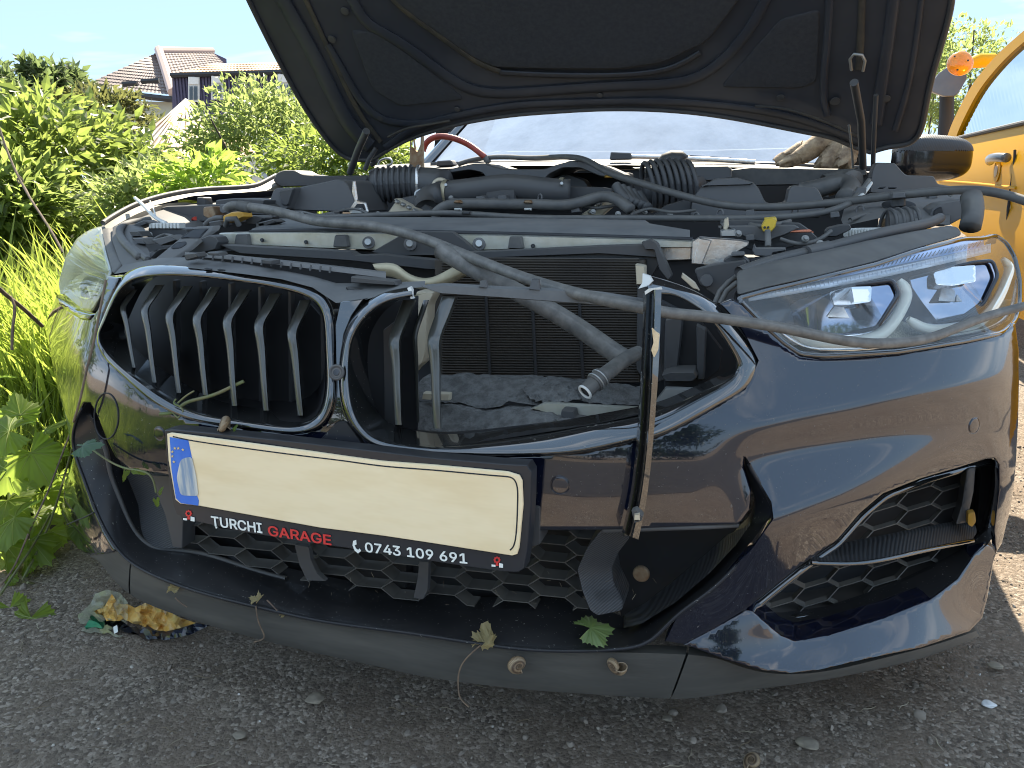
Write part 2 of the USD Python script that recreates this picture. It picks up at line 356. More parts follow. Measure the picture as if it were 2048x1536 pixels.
tree_m = leafmat('tree_leaves', (.05, .07, .022), (.075, .095, .03), (.11, .115, .05))
russet_m = leafmat('russet_leaves', (.07, .075, .02), (.13, .09, .03), (.16, .08, .03), .35)
grass_m = leafmat('grass_blades', (.105, .135, .014), (.155, .18, .022), (.22, .215, .045), .6)
vine_m = leafmat('vine_leaves', (.10, .145, .016), (.13, .17, .022), (.165, .19, .03), .6)
shade_m = leafmat('shaded_bush_leaves', (.075, .10, .02), (.11, .135, .03), (.15, .165, .04), .6)  # bush leaf colours at lower brightness, shade put into the leaf colour
fir_m = leafmat('far_trees', (.02, .04, .012), (.035, .06, .018), (.05, .075, .025), .3)
stem_m = pm('dry_stem', (.20, .14, .09), .8, col2=(.1, .07, .05), ns=60)
green_stem = pm('green_stem', (.10, .14, .04), .6, col2=(.15, .13, .06), ns=30)
bark = pm('bark', (.10, .08, .06), .9, col2=(.05, .04, .03), ns=30, bump=.004, bs=40)
deadleaf = leafmat('dead_leaf', (.28, .23, .11), (.36, .30, .15), (.42, .35, .19), .3, .7)

# ================================================================ THE SETTING
rng = np.random.default_rng(7)
def fb(x, y, s, o=4, seed=0): return meshkit.fbm(np.c_[x*s, y*s, np.zeros_like(x)+seed*3.7], o, seed)
def ground_z(x, y):
    x, y = np.asarray(x, float), np.asarray(y, float)
    sh = x.shape; x, y = x.ravel(), y.ravel()
    near = np.exp(-((x-.3)**2+(y-.3)**2)/9.)
    z = (fb(x, y, 3.1)-.5)*.022*near+(fb(x, y, 26., 3, 2)-.5)*.016*near
    bank = np.clip((-x-1.05)/2.5, 0, 1)
    return (z+bank*.02-.004).reshape(sh)
gx = np.r_[-400, -150, -60, -25, -12, -6, np.arange(-3.2, 3.2, .024), 6, 12, 25, 60, 150, 400]
gy = np.r_[-400, -150, -60, -25, -12, -6, -3, np.arange(-1.4, 3.4, .024), 5, 8, 12, 25, 60, 150, 400]
GX, GY = np.meshgrid(gx, gy); GZ = ground_z(GX, GY)
n0, n1 = GX.shape; ii = (np.arange(n0-1)[:, None]*n1+np.arange(n1-1)).ravel()
gf = np.vstack([np.c_[ii, ii+1, ii+n1+1], np.c_[ii, ii+n1+1, ii+n1]])
gravel = usdkit.material(stage, '/World/Looks/gravel_ground', {
    'g': ('geometry', {}), 'n1': ('noise_texture', {'scale': 2.2, 'detail': 6., 'roughness': .6}), 'r1': ('rgb_ramp', {'ramp': [(.30, (.135, .10, .071)), (.70, (.285, .222, .165))]}),
    'v': ('voronoi_texture', {'scale': 185.}), 'vr': ('rgb_ramp', {'ramp': [(0, (.09, .073, .057)), (.5, (.21, .172, .133)), (.8, (.30, .25, .195)), (1, (.50, .43, .35))]}),
    'vd': ('voronoi_texture', {'scale': 185.}), 'n2': ('noise_texture', {'scale': 6., 'detail': 4.}), 'fr': ('rgb_ramp', {'ramp': [(.35, (.25, .25, .25)), (.6, (.85, .85, .85))]}),
    'sep': ('separate_color', {}), 'mx': ('mix_color', {}), 'n3': ('noise_texture', {'scale': 260., 'detail': 4., 'roughness': .7}),
    'ad': ('math', {'math_type': 'multiply_add', 'value2': -.6}), 'b': ('bump', {'distance': .0045, 'strength': 1.}), 'p': ('principled_bsdf', {'roughness': .93, 'specular_ior_level': .3})},
    [('g.position', 'n1.vector'), ('n1.fac', 'r1.fac'), ('g.position', 'v.vector'), ('v.color', 'sep.color'), ('sep.r', 'vr.fac'), ('g.position', 'n2.vector'), ('n2.fac', 'fr.fac'),
     ('r1.color', 'mx.a'), ('vr.color', 'mx.b'), ('fr.color', 'mx.fac'), ('mx.result', 'p.base_color'), ('g.position', 'vd.vector'), ('g.position', 'n3.vector'), ('vd.distance', 'ad.value1'), ('n3.fac', 'ad.value3'),
     ('ad.value', 'b.height'), ('b.normal', 'p.normal')], surface='p.BSDF')
solo('gravel_ground', (np.c_[GX.ravel(), GY.ravel(), GZ.ravel()], gf), gravel, kind='structure', smooth=True)
soil = pm('dark_soil', (.045, .036, .022), .95, col2=(.075, .06, .035), ns=8, bump=.01, bs=20)
sx_ = np.linspace(-9, -1.02, 90); sy_ = np.linspace(-5, 12, 130); SX, SY = np.meshgrid(sx_, sy_)
SX = SX-np.clip((.15-SY)*.6, 0, .9)*(SX > -1.2)+np.where(SX > -1.2, (fb(SX.ravel(), SY.ravel(), 4.).reshape(SX.shape)-.5)*.25, 0)
SZ = ground_z(SX, SY)+.004+.012*np.clip((-SX-1.02)/.2, 0, 1)
k = 90; ii = (np.arange(129)[:, None]*k+np.arange(k-1)).ravel()
solo('grass_bank', (np.c_[SX.ravel(), SY.ravel(), SZ.ravel()], np.vstack([np.c_[ii, ii+1, ii+k+1], np.c_[ii, ii+k+1, ii+k]])), soil, kind='structure', smooth=True)

lane = pm('added_lane_asphalt', (.055, .052, .048), .9, col2=(.085, .08, .072), ns=5, bump=.003, bs=160)
lx_ = np.linspace(-60, 60, 61); lw = .25*np.sin(lx_*1.3)+.12*np.sin(lx_*3.1)
solo('lane', loft([np.c_[lx_, -1.75+lw, 0*lx_+.004], np.c_[lx_, 0*lx_-5, 0*lx_+.010], np.c_[lx_, -10.5+lw, 0*lx_+.004]]), lane, kind='structure')  # asphalt strip added out of view to darken what the bumper reflects
def instancer(name, protos, pos, scl, quat, idx, label, cat, kind='stuff'):
    """many copies of a few small meshes as ONE object of stuff; protos: [(mesh, material, name)]"""
    p = _path('/World', name); pi = UsdGeom.PointInstancer.Define(stage, p)
    for i, (m, mat, nm) in enumerate(protos):
        q = p+'/'+nm+(f'_{i:03d}' if i else ''); usdkit.mesh(stage, q, m, mat, smooth=30); pi.CreatePrototypesRel().AddTarget(q)
    pi.CreatePositionsAttr(Vt.Vec3fArray.FromNumpy(np.asarray(pos, np.float32))); pi.CreateScalesAttr(Vt.Vec3fArray.FromNumpy(np.asarray(scl, np.float32)))
    pi.CreateProtoIndicesAttr(Vt.IntArray.FromNumpy(np.asarray(idx, np.int32)))
    pi.CreateOrientationsAttr(Vt.QuathArray([Gf.Quath(float(a), float(b), float(c), float(d)) for a, b, c, d in quat]))
    _tag(p, label, cat, kind=kind)
def rquat(n, rg, upright=False):
    if upright:
        a = rg.uniform(0, 2*np.pi, n); return np.c_[np.cos(a/2), 0*a, 0*a, np.sin(a/2)]
    q = rg.normal(size=(n, 4)); return q/np.linalg.norm(q, axis=1)[:, None]
def pebble(seed, sub=1, flat=.7):
    m = trimesh.creation.icosphere(subdivisions=sub, radius=1.); v = np.array(m.vertices)
    v *= 1+(meshkit.noise(v*1.3+seed*9, seed)[:, None]-.5)*.7; v[:, 2] *= flat
    return v, np.array(m.faces)
pebm = usdkit.material(stage, '/World/Looks/pebbles', {'o': ('object_info', {}), 'r': ('rgb_ramp', {'ramp': [(0, (.10, .08, .062)), (.5, (.20, .168, .134)), (.9, (.30, .255, .205)), (.985, (.38, .34, .28)), (1, (.6, .57, .52))]}), 'p': ('principled_bsdf', {'roughness': .85})},
    [('o.random', 'r.fac'), ('r.color', 'p.base_color')], surface='p.BSDF')
n = 24000; px_, py_ = rng.uniform(-1.25, 1.9, n), rng.uniform(-.25, 2.0, n)
sz = np.clip(rng.lognormal(-6.5, .55, n), .0009, .010)
instancer('loose_gravel', [(pebble(i, 1, .55+.1*i), pebm, 'pebble') for i in range(4)], np.c_[px_, py_, ground_z(px_, py_)+sz*.15], sz[:, None]*np.ones(3), rquat(n, rng), rng.integers(0, 4, n), 'small loose gravel scattered over the dark ground under the bumper', 'gravel')
bitm = usdkit.material(stage, '/World/Looks/ground_litter', {'o': ('object_info', {}), 'r': ('rgb_ramp', {'ramp': [(0, (.07, .05, .03)), (.6, (.2, .15, .09)), (1, (.42, .37, .27))]}), 'p': ('principled_bsdf', {'roughness': .8})},
    [('o.random', 'r.fac'), ('r.color', 'p.base_color')], surface='p.BSDF')
n = 1500; px_, py_ = rng.uniform(-1.2, 1.6, n), rng.uniform(-.2, 1.6, n)
tw = tube(np.array([[-1, 0, 0], [-.3, .12, .03], [.4, -.06, .05], [1, .1, 0]]), [.03, .05, .045, .02], 4)
sz = rng.uniform(.005, .018, n); q = rquat(n, rng, True)
instancer('plant_litter', [(tw, bitm, 'twig')], np.c_[px_, py_, ground_z(px_, py_)+.002], sz[:, None]*np.ones(3), q, np.zeros(n), 'dry straw and twig bits strewn over the gravel', 'litter')
for i, (x, y, s, lab) in enumerate([(630, 1397, .011, 'largest tan stone on the ground under the left half of the splitter'), (148+1280-950, 1470, .007, 'small pale stone in the dark gravel near the bottom left'), (1335, 1437, .006, 'small round tan stone under the splitter seam'),
        (1617, 1487, .012, 'flat brown stone in the gravel right of the small snail'), (1992, 1330, .009, 'tan stone in the sunlit gravel by the right edge'), (1978, 1408, .008, 'white oval shell fragment on the gravel at the right')]):
    P = atZ([(x, y)], s*.3)[0]; v, f = pebble(20+i, 2, .62)
    solo('stone', (v*s*[1.25, 1, .8]+P, f), pm(f'stone_look_{i}', (.27, .23, .17) if i < 5 else (.7, .7, .68), .85, col2=(.2, .17, .13) if i < 5 else (.6, .6, .58), ns=80), lab, 'stone', smooth=True)

# ---- foliage
def leaves(pos, d, up, size, width=.42, fold=.18):
    """folded leaf blades: pos base, d along, up face, each n x 3"""
    n = len(pos); d = d/np.linalg.norm(d, axis=1)[:, None]; s = np.cross(d, up); s /= np.linalg.norm(s, axis=1)[:, None]+1e-9; u = np.cross(s, d)
    L = size[:, None]
    V = np.stack([pos, pos+d*L*.42+s*L*width*.5+u*L*fold*.5, pos+d*L*.5, pos+d*L*.42-s*L*width*.5+u*L*fold*.5, pos+d*L-u*L*fold*.6], 1)
    b = np.arange(n)[:, None]*5
    F = np.stack([b+np.array(t) for t in ((0, 1, 2), (0, 2, 3), (1, 4, 2), (2, 4, 3))], 1).reshape(-1, 3)
    return V.reshape(-1, 3), F
def crown(c, rad, n, size, seed, clumps=40, droop=.2, spread=.22, top=1.0):
    rg = np.random.default_rng(seed); c, rad = np.asarray(c, float), np.asarray(rad, float)/(1+spread*.75)
    u = rg.normal(size=(clumps, 3)); u /= np.linalg.norm(u, axis=1)[:, None]; u[:, 2] = np.where(rg.random(clumps) < .6, np.abs(u[:, 2]), u[:, 2])*top
    rr = rg.uniform(.55, 1.0, clumps)**.6
    cc = u*rr[:, None]; k = rg.integers(0, clumps, n)
    off = rg.normal(size=(n, 3)); off /= np.linalg.norm(off, axis=1)[:, None]; off *= (rg.random(n)**.45)[:, None]*spread*(1+.6*rg.random(clumps)[k])[:, None]
    p = cc[k]+off; out = p+.5*off/spread
    d = out/np.linalg.norm(out, axis=1)[:, None]*rad+rg.normal(size=(n, 3))*.55*rad.mean(); d[:, 2] -= droop*rad.mean()
    up = np.array([0, 0, 1.])+rg.normal(size=(n, 3))*.55
    s = size*rg.uniform(.45, 1.45, n)
    return leaves(c+p*rad, d, up, s)
def shrub(name, label, cat, base, c, rad, n, size, seed, mat, group=None, stems=5, **kw):
    t = thing(name, label, cat, base, group=group)
    part(t, 'foliage', crown(c, rad, n, size, seed, **kw), mat, kind='stuff', smooth=False)
    rg = np.random.default_rng(seed+1); ms = []
    for i in range(stems):
        e = np.asarray(c)+rg.normal(size=3)*np.asarray(rad)*.4; m = (np.asarray(base)+e)/2+rg.normal(size=3)*.08
        ms.append(tube(curve([base, m, e], n=8), np.linspace(.02, .006, 8)*max(1, rad[2]), 5))
    for m in ms: part(t, 'trunk' if cat == 'tree' else 'stem', m, bark)
    return t
def ground_px(x, y): return atZ([(x, y)], 0)[0]
def place(px, py, dist):                              # a point on the sight line at a horizontal distance from the lens
    d = rays([(px, py)])[0]; return C+d*dist/np.hypot(d[0], d[1])
def bush_px(name, label, box_, dist, depth, n, leaf, seed, mat, cat='bush', **kw):
    x0, y0, x1, y1 = box_; a, b = place(x0, (y0+y1)/2, dist), place(x1, (y0+y1)/2, dist); top = place((x0+x1)/2, y0, dist)[2]; bot = max(.05, place((x0+x1)/2, y1, dist)[2])
    w = np.linalg.norm(b-a)/2; c = (a+b)/2; h = top-bot; c[2] = bot+h*.45
    base = np.array([c[0], c[1], 0.])
    return shrub(name, label, cat, base, c, (w, depth, h*.58), n, leaf, seed, mat, **kw)
bush_px('bush', 'large bright green bush at the far left behind the tall grass', (-160, 160, 272, 600), 4.6, .9, 8200, .075, 11, bush_m, clumps=60, spread=.28)
bush_px('bush', 'tall yellow-green bush in front of the dark shed and left of the raised bonnet', (388, 160, 650, 470), 6.4, .8, 8500, .055, 12, bush2_m, clumps=55, spread=.26)
bush_px('bush', 'bright low bush under the left edge of the raised bonnet', (540, 225, 830, 460), 5.2, .6, 5200, .055, 13, bush_m, clumps=40, spread=.3)
bush_px('bush', 'low leafy bush with big leaves rising behind the left wing of the car', (330, 300, 490, 470), 3.3, .25, 460, .055, 14, vine_m, clumps=26, spread=.4)
bush_px('bush', 'small pale-leaved bush at the foot of the rusty shed roof', (150, 320, 440, 520), 3.9, .4, 3400, .045, 15, bush2_m, clumps=34, spread=.34)
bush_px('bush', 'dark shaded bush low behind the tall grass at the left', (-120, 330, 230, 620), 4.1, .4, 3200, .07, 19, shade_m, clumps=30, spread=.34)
bush_px('tree', 'pale grey-green tree at the far left in front of the brown roof', (30, 124, 170, 300), 19, 1.6, 5200, .20, 16, tree_m, cat='tree', clumps=50, spread=.25)
bush_px('tree', 'low rounded tree at the left edge beyond the large bush', (-130, 132, 48, 300), 17, 1.5, 3600, .2, 21, tree_m, cat='tree', clumps=40, spread=.28)
bush_px('bush', 'russet brown-leaved shrub below the eaves of the brown-roofed house', (130, 176, 310, 360), 13, 1.3, 4200, .13, 17, russet_m, clumps=46, spread=.26)
bush_px('tree', 'feathery yellow-green tree at the right behind the amber lamp', (1800, 50, 2010, 330), 9., 1.2, 8500, .055, 18, bush2_m, cat='tree', clumps=48, spread=.22, group=None)
for i, (x, y, lab) in enumerate([(-4.2, .6, 'leafy bush left of the car mirrored in the left bumper corner'), (-4.4, -2.2, 'rounded bush further forward on the left mirrored in the left bumper end')]):
    shrub('bush', lab, 'bush', (x, y, 0), (x, y, .7), (.9, .9, .8), 2600, .09, 90+i, bush_m, stems=3, clumps=40, spread=.3)
# trees and hedge that the black paint mirrors, behind the photographer
for i, (x, y, w, h, lab) in enumerate([(-9, -17, 3.6, 4.4, 'dark leafy tree behind the camera mirrored at the left of the bumper'), (-2.5, -20, 4.2, 5.2, 'broad dark tree behind the camera mirrored in the kidney surround'), (5, -22, 4.5, 4.6, 'rounded dark tree behind the camera mirrored in the lower bumper'), (13, -18, 3.8, 5.2, 'tall dark tree behind the camera mirrored below the headlight')]):
    shrub('tree', lab, 'tree', (x, y, 0), (x, y, h*.52), (w, w*.7, h*.55), 2600, .5, 30+i, fir_m, stems=3, clumps=40, spread=.3)
shrub('hedge', 'long low dark hedge behind the camera mirrored in the black paint', 'hedge', (0, -24, 0), (0, -24, .8), (26, 1.2, 1.5), 6000, .5, 40, fir_m, stems=4, clumps=120, spread=.12)

# tall grass: single blades in a few tuft meshes
def tuft(seed, n=26, h=.5):
    rg = np.random.default_rng(seed); ms = []
    for i in range(n):
        a, L = rg.uniform(0, 6.28), h*rg.uniform(.5, 1.15); b = np.array([rg.normal()*.05, rg.normal()*.05, 0]); le = np.array([math.cos(a), math.sin(a), 0])*rg.uniform(.1, .45)*L
        s = np.array([-math.sin(a+.6), math.cos(a+.6), 0])*rg.uniform(.0025, .0055)
        t = np.linspace(0, 1, 5)[:, None]; c = b+np.array([0, 0, 1])*L*(t-.18*t**3)+le*t**2
        w = np.array([.8, 1, .9, .6, .03])[:, None]
        ms.append(loft([c-s*w, c+s*w]))
    return join(*ms)
def broad(seed, n=14, h=.25):
    rg = np.random.default_rng(seed); p = np.c_[rg.normal(size=(n, 2))*.06, rg.uniform(.05, h, n)]
    d = np.c_[rg.normal(size=(n, 2)), rg.uniform(-.3, .5, n)]
    return leaves(p, d, np.array([0, 0, 1.])+rg.normal(size=(n, 3))*.3, rg.uniform(.03, .07, n), .5)
rg = np.random.default_rng(5)
n = 5600; gx_ = -1.03-np.abs(rg.exponential(1.0, n)); gy_ = .22+6.2*rg.random(n)**1.35
ok = (gx_ > -6)&((gy_ > .55)|(gx_ < -1.12)); gx_, gy_ = gx_[ok], gy_[ok]; n = len(gx_)
ex, ey = rg.uniform(-4.5, -1.55, 2600), rg.uniform(-4.5, .3, 2600); okk = ex < -1.5-np.clip(-ey, 0, .6)*.4; gx_, gy_ = np.r_[gx_, ex[okk]], np.r_[gy_, ey[okk]]; n = len(gx_)
sc = rg.uniform(.75, 1.45, n)*np.where(gy_ < .75, .55, 1.0)*np.where(gx_ > -1.2, .85, 1)
instancer('tall_grass', [(tuft(50+i), grass_m, 'tuft') for i in range(5)]+[(broad(60+i), vine_m, 'leaf_spray') for i in range(3)], np.c_[gx_, gy_, ground_z(gx_, gy_)+.01], np.c_[sc, sc, sc*rg.uniform(.8, 1.15, n)], rquat(n, rg, True), np.where(rg.random(n) < .62, rg.integers(0, 5, n), rg.integers(5, 8, n)), 'tall sunlit green grass growing on the bank left of the car', 'grass')

# ---- broad vine leaves in the foreground at the left
def palmate(seed, lobes=3, teeth=True):
    rg = np.random.default_rng(seed); th = np.linspace(-2.55, 2.55, 61)
    if lobes == 3: r = .52+.34*np.exp(-(th/.42)**2)+.20*np.exp(-((np.abs(th)-1.15)/.38)**2)
    else: r = .42+.52*np.exp(-(th/.6)**2)+.1*np.exp(-((np.abs(th)-1.6)/.5)**2)
    if teeth: r = r*(1+.085*np.where(np.arange(61) % 3 == 0, 1, -.6))
    x, y = r*np.cos(th), r*np.sin(th)*(.95 if lobes == 3 else .8); rows = []
    for k in (0, .35, .7, 1.): rows.append(np.c_[x*k, y*k, .10*k*np.abs(np.sin(th*1.5+.3))*.6-.16*k*k*(1-.3*np.cos(2*th))+.02*np.sin(9*th)*k])
    return loft(rows)
def place_leaf(P, size, tip, nrm, seed, lobes=3):
    V, F = palmate(seed, lobes); t = np.asarray(tip, float); t /= np.linalg.norm(t); s = np.cross(nrm, t); s /= np.linalg.norm(s); u = np.cross(t, s)
    return np.asarray(P)+size*(V[:, :1]*t+V[:, 1:2]*s+V[:, 2:]*u), F
def camdir(a, tilt=0.):                               # direction that points at angle a (degrees, clockwise from right) across the picture
    a = math.radians(a); return math.cos(a)*RT-math.sin(a)*UP+tilt*FW
vein_m = leafmat('leaf_veins', (.20, .24, .06), (.22, .26, .07), (.24, .27, .08), .3)
vt = thing('vine_plant', 'broad-leaved climbing vine sprawling beside the left front corner of the car', 'vine', (-1.05, .4, 0))
VL = [(62, 1235, 80, .13, 100, 3), (20, 1215, 60, .15, 75, 3), (18, 862, 92, .30, 170, 3), (62, 905, 90, .34, 60, 3), (110, 912, 62, .4, 200, 5), (15, 940, 80, .32, 120, 3), (30, 1035, 105, .26, 150, 3), (12, 1085, 85, .24, 100, 3), (60, 1080, 78, .28, 40, 3),
      (100, 1060, 60, .36, 110, 3), (55, 1120, 62, .26, 120, 5), (120, 1140, 55, .32, 20, 5), (120, 1165, 42, .3, 10, 5), (20, 1150, 52, .22, 130, 5), (85, 985, 70, .42, 80, 3), (120, 1010, 52, .44, 60, 5), (40, 830, 60, .42, 250, 3), (90, 1110, 50, .34, 320, 5),
      (125, 1060, 46, .42, 20, 5), (70, 1030, 62, .36, 10, 3), (15, 1000, 70, .32, 30, 3), (45, 970, 66, .38, 320, 3), (90, 860, 46, .5, 330, 5), (55, 1175, 50, .24, 60, 5), (118, 950, 50, .46, 100, 5), (30, 1110, 60, .27, 200, 3)]
for i, (x, y, s, yy, a, lb) in enumerate(VL):
    P = pxy([(x, y, yy)])[0]; m = s/FPX*np.dot(P-C, FW)
    part(vt, 'leaf', place_leaf(P, m, camdir(a, .25*math.sin(i*2.1)), -FW*.6+np.array([0, 0, .8])+.3*np.array([math.sin(i*1.7), math.cos(i*2.3), 0]), 70+i, lb), vine_m, smooth=True)
    V_ = palmate(70+i, lb)[0].reshape(4, 61, 3); pass
    t_ = camdir(a, .25*math.sin(i*2.1)); n_r = -FW*.6+np.array([0, 0, .8])+.3*np.array([math.sin(i*1.7), math.cos(i*2.3), 0]); t_ = t_/np.linalg.norm(t_); s_v = np.cross(n_r, t_); s_v /= np.linalg.norm(s_v); u_v = np.cross(t_, s_v)
    vm = [tube(P+m*(L[:, :1]*t_+L[:, 1:2]*s_v+(L[:, 2:]+.006)*u_v), [.0011, .0009, .0007, .0003], 4, False) for L in (V_[:, k] for k in (12, 19, 30, 41, 48))]
    part('/World/vine_plant/leaf'+('' if i == 0 else f'_{i:03d}'), 'veins', join(*vm), vein_m)
for pts in ([(0, 1245, .14), (80, 1205, .2), (110, 1195, .24), (150, 1165, .33)], [(45, 1160, .22), (85, 1080, .3), (115, 1000, .4), (135, 930, .46), (148, 880, .47)], [(0, 1190, .12), (60, 1100, .25), (100, 1030, .38)], [(55, 1165, .22), (115, 1165, .3), (165, 1130, .38), (190, 1120, .44)]):
    part(vt, 'stem', tubep(pts, .0028, sides=6), green_stem)
bm_ = S(-.012)
vs = thing('vine_shoot', 'thin vine shoot with a grey-green leaf reaching over the front bumper corner', 'vine', pxy([(150, 890, .42)])[0])
for (x, y, s, a, o) in ((165, 893, 46, 350, -.05), (250, 943, 24, 110, -.02), (272, 940, 22, 20, -.02), (312, 1000, 16, 80, -.02), (318, 985, 14, 300, -.02)):
    P = S(o)([(x, y)])[0]; part(vs, 'leaf', place_leaf(P, s/FPX*np.dot(P-C, FW), camdir(a, .1), -FW*.4+np.array([0, 0, .9]), x, 5 if s < 40 else 3), leafmat('shoot_leaf', (.05, .10, .05), (.06, .11, .05), (.08, .13, .05), .2) if x == 165 else vine_m, smooth=True)
part(vs, 'stem', tube(curve(S(-.02)([(182, 897), (215, 920), (258, 938), (300, 950), (312, 985)]), n=20), .0016, 6), green_stem)
dt = thing('dry_vine', 'long thin dry vine hanging down across the left end of the bumper', 'vine', pxy([(10, 1170, .2)])[0])
part(dt, 'stem', tube(np.vstack([curve(S(-.02)([(212, 560), (200, 620), (186, 690), (172, 745), (160, 800), (148, 840)]), n=24), curve(pxy([(143, 860, .40), (120, 920, .36), (95, 985, .30), (60, 1060, .25), (30, 1130, .18), (0, 1172, .12)]), n=24)]), .0018, 6), stem_m)
dw = thing('dead_branch', 'bare brown forked branch leaning out of the grass at the left edge', 'branch', pxy([(83, 652, .6)])[0])
part(dw, 'branch', tubep([(-20, 560, .3), (10, 588, .36), (40, 612, .42), (84, 652, .52)], .0045, sides=7), stem_m)
part(dw, 'twig', tubep([(20, 592, .38), (29, 612, .38), (26, 650, .37), (24, 700, .36)], .003, sides=6), stem_m)
dw = thing('dry_stalk', 'tall thin curling dry stalk rising in front of the large bush at the left', 'stalk', pxy([(125, 505, 1.3)])[0])
part(dw, 'stem', tubep([(-8, 235, 1.5), (10, 290, 1.48), (28, 335, 1.45), (48, 375, 1.42), (72, 415, 1.38), (98, 455, 1.34), (126, 505, 1.3)], .0042, sides=7), stem_m)
part(dw, 'tendril', tubep([(28, 335, 1.45), (34, 348, 1.44), (46, 362, 1.44), (38, 366, 1.44), (34, 357, 1.44), (48, 372, 1.43), (60, 395, 1.40)], .003, sides=6), stem_m)

# ---- houses behind
def slopes(t, name, quad, cols, rows, mat, nm='tile'):
    """a roof slope: a sheet of overlapping tile courses"""
    a, b, c, d = [np.asarray(q, float) for q in quad]    # eave left, eave right, ridge right, ridge left
    n = np.cross(b-a, d-a); n /= np.linalg.norm(n); n *= np.sign(n[2]) or 1; R = []
    u = np.linspace(0, 1, cols*4+1)[:, None]; w = (.5+.5*np.cos(u*cols*2*np.pi))*.016
    for i in range(rows):
        for v, h in ((i/rows, .028), ((i+1)/rows, .0)):
            L, Rr = a+(d-a)*v, b+(c-b)*v; R.append(L+(Rr-L)*u+n*(h+w))
    return part(t, name, loft(R), mat, smooth=False)
brown_tile = pm('brown_roof_tile', (.145, .105, .09), .65, col2=(.18, .135, .115), ns=1.5)
orange_tin = pm('orange_roof', (.52, .34, .17), .6, col2=(.42, .26, .13), ns=1.2)
ridge_m = pm('ridge_cap', (.42, .31, .26), .6)
purple = pm('purple_cladding', (.055, .045, .085), .6, col2=(.07, .06, .10), ns=2)
white_m = pm('white_trim', (.62, .60, .55), .6)
greywall = pm('grey_render', (.36, .37, .36), .85, col2=(.3, .31, .3), ns=1.)
rust_roof = pm('rusted_tin_roof', (.33, .31, .28), .55, col2=(.30, .16, .07), ns=1.3, sharp=(.48, .6), ani=(1, .3, 1), extra={'metallic': .2})
D = 34.
P = lambda x, y, d=D: place(x, y, d)
ho = thing('house', 'house with a hipped brown tiled roof and pale ridge behind the trees', 'house', (*P(330, 250)[:2], 0))
eL, eR, apex, rr_ = P(168, 172, D), P(346, 192, D-3), P(318, 105, D+3), P(425, 105, D+6)
slopes(ho, 'roof', (eL, eR, apex+.01, apex), 22, 14, brown_tile)
slopes(ho, 'roof', (eR, P(470, 150, D+1), rr_, apex), 18, 14, brown_tile)
part(ho, 'ridge_cap', tube(np.array([apex+[0, 0, .1], (apex+eR)/2+[0, 0, .16], eR+[0, 0, .1]]), .17, 8), ridge_m)
part(ho, 'ridge_cap', tube(np.array([apex+[0, 0, .08], rr_+[0, 0, .08]]), .14, 8), ridge_m)
part(ho, 'gable', loft([[rr_, P(453, 118, D+6)], [P(430, 165, D+6), P(456, 165, D+6)]]), purple, label='dark broken gable end')
part(ho, 'eave', loft([[P(275, 192, D-2), P(348, 198, D-3)], [P(278, 200, D-2), P(348, 204, D-3)]]), white_m)
part(ho, 'gutter', tube(np.array([eL+[0, 0, -.12], eR+[0, 0, -.12]]), .12, 6), dark)
for a, b in (((245, 168), (275, 167)), ((283, 163), (318, 161))):
    part(ho, 'snow_guard', tube(np.array([P(*a, D-3.2), P(*b, D-3.4)]), .09, 6), dark)
w0, w1 = P(186, 200, D+.6), P(346, 204, D-2.4)
part(ho, 'wall', loft([[w0, w1], [[*w0[:2], 0], [*w1[:2], 0]]]), pm('pale_green_wall', (.45, .47, .40), .9))
D2 = 25.
an = thing('long_building', 'long low dark purple building under an orange corrugated roof', 'building', (*P(480, 230, D2)[:2], 0))
e0, e1 = P(344, 152, D2), P(640, 143, D2-1.)
slopes(an, 'roof', (e0, e1, P(650, 124, D2+4), P(430, 128, D2+4)), 40, 5, orange_tin)
b0, b1 = P(345, 236, D2), P(640, 206, D2-1.)
wd = (e1-e0)/np.linalg.norm(e1-e0); wn = np.cross(wd, [0, 0, 1.]); wn *= np.sign(wn@(C-e0))
part(an, 'wall', loft([[e0, e1], [b0, b1]]), purple)
part(an, 'lower_wall', loft([[b0-wn*.05, b1-wn*.05], [[*b0[:2], 0], [*b1[:2], 0]]]), greywall)
part(an, 'eave', tube(np.array([e0+wn*.1, e1+wn*.1]), .07, 6), dark)
for k in range(46):
    q = e0+(e1-e0)*(k+.5)/46+wn*.02; part(an, 'cladding_rib', box(q-[0, 0, .5*(e0[2]-b0[2])], (.05, .05, (e0[2]-b0[2])*.98), math.atan2(wd[1], wd[0])), purple)
for (x0, x1, yt, yb) in ((379, 402, 155, 205), (425, 450, 153, 200), (502, 515, 151, 190), (557, 592, 149, 206)):
    dd = D2-.1-(x0-345)/295.
    q = [P(x0, yt, dd), P(x1, yt, dd), P(x1, yb, dd), P(x0, yb, dd)]
    w = part(an, 'window', loft([[q[0]+wn*.12, q[1]+wn*.12], [q[3]+wn*.12, q[2]+wn*.12]]), white_m)
    m = lambda a, b: P(x0+(x1-x0)*a, yt+(yb-yt)*b, dd)+wn*.16
    for a0, a1 in ((.16, .46), (.54, .86)):
        part(w, 'pane', loft([[m(a0, .38), m(a1, .38)], [m(a0, .92), m(a1, .92)]]), housepane)
    part(w, 'blind_box', loft([[m(.05, .03), m(.95, .03)], [m(.05, .3), m(.95, .3)]]), white_m)
D3 = 9.5
sh = thing('shed', 'small shed with a rust-streaked seamed tin roof between the bushes', 'shed', (*P(360, 330, D3)[:2], 0))
ap, l0, r0, f0 = P(372, 201, D3+1.2), P(240, 300, D3), P(520, 300, D3+1.5), P(300, 400, D3-1.2)
ns_ = 7
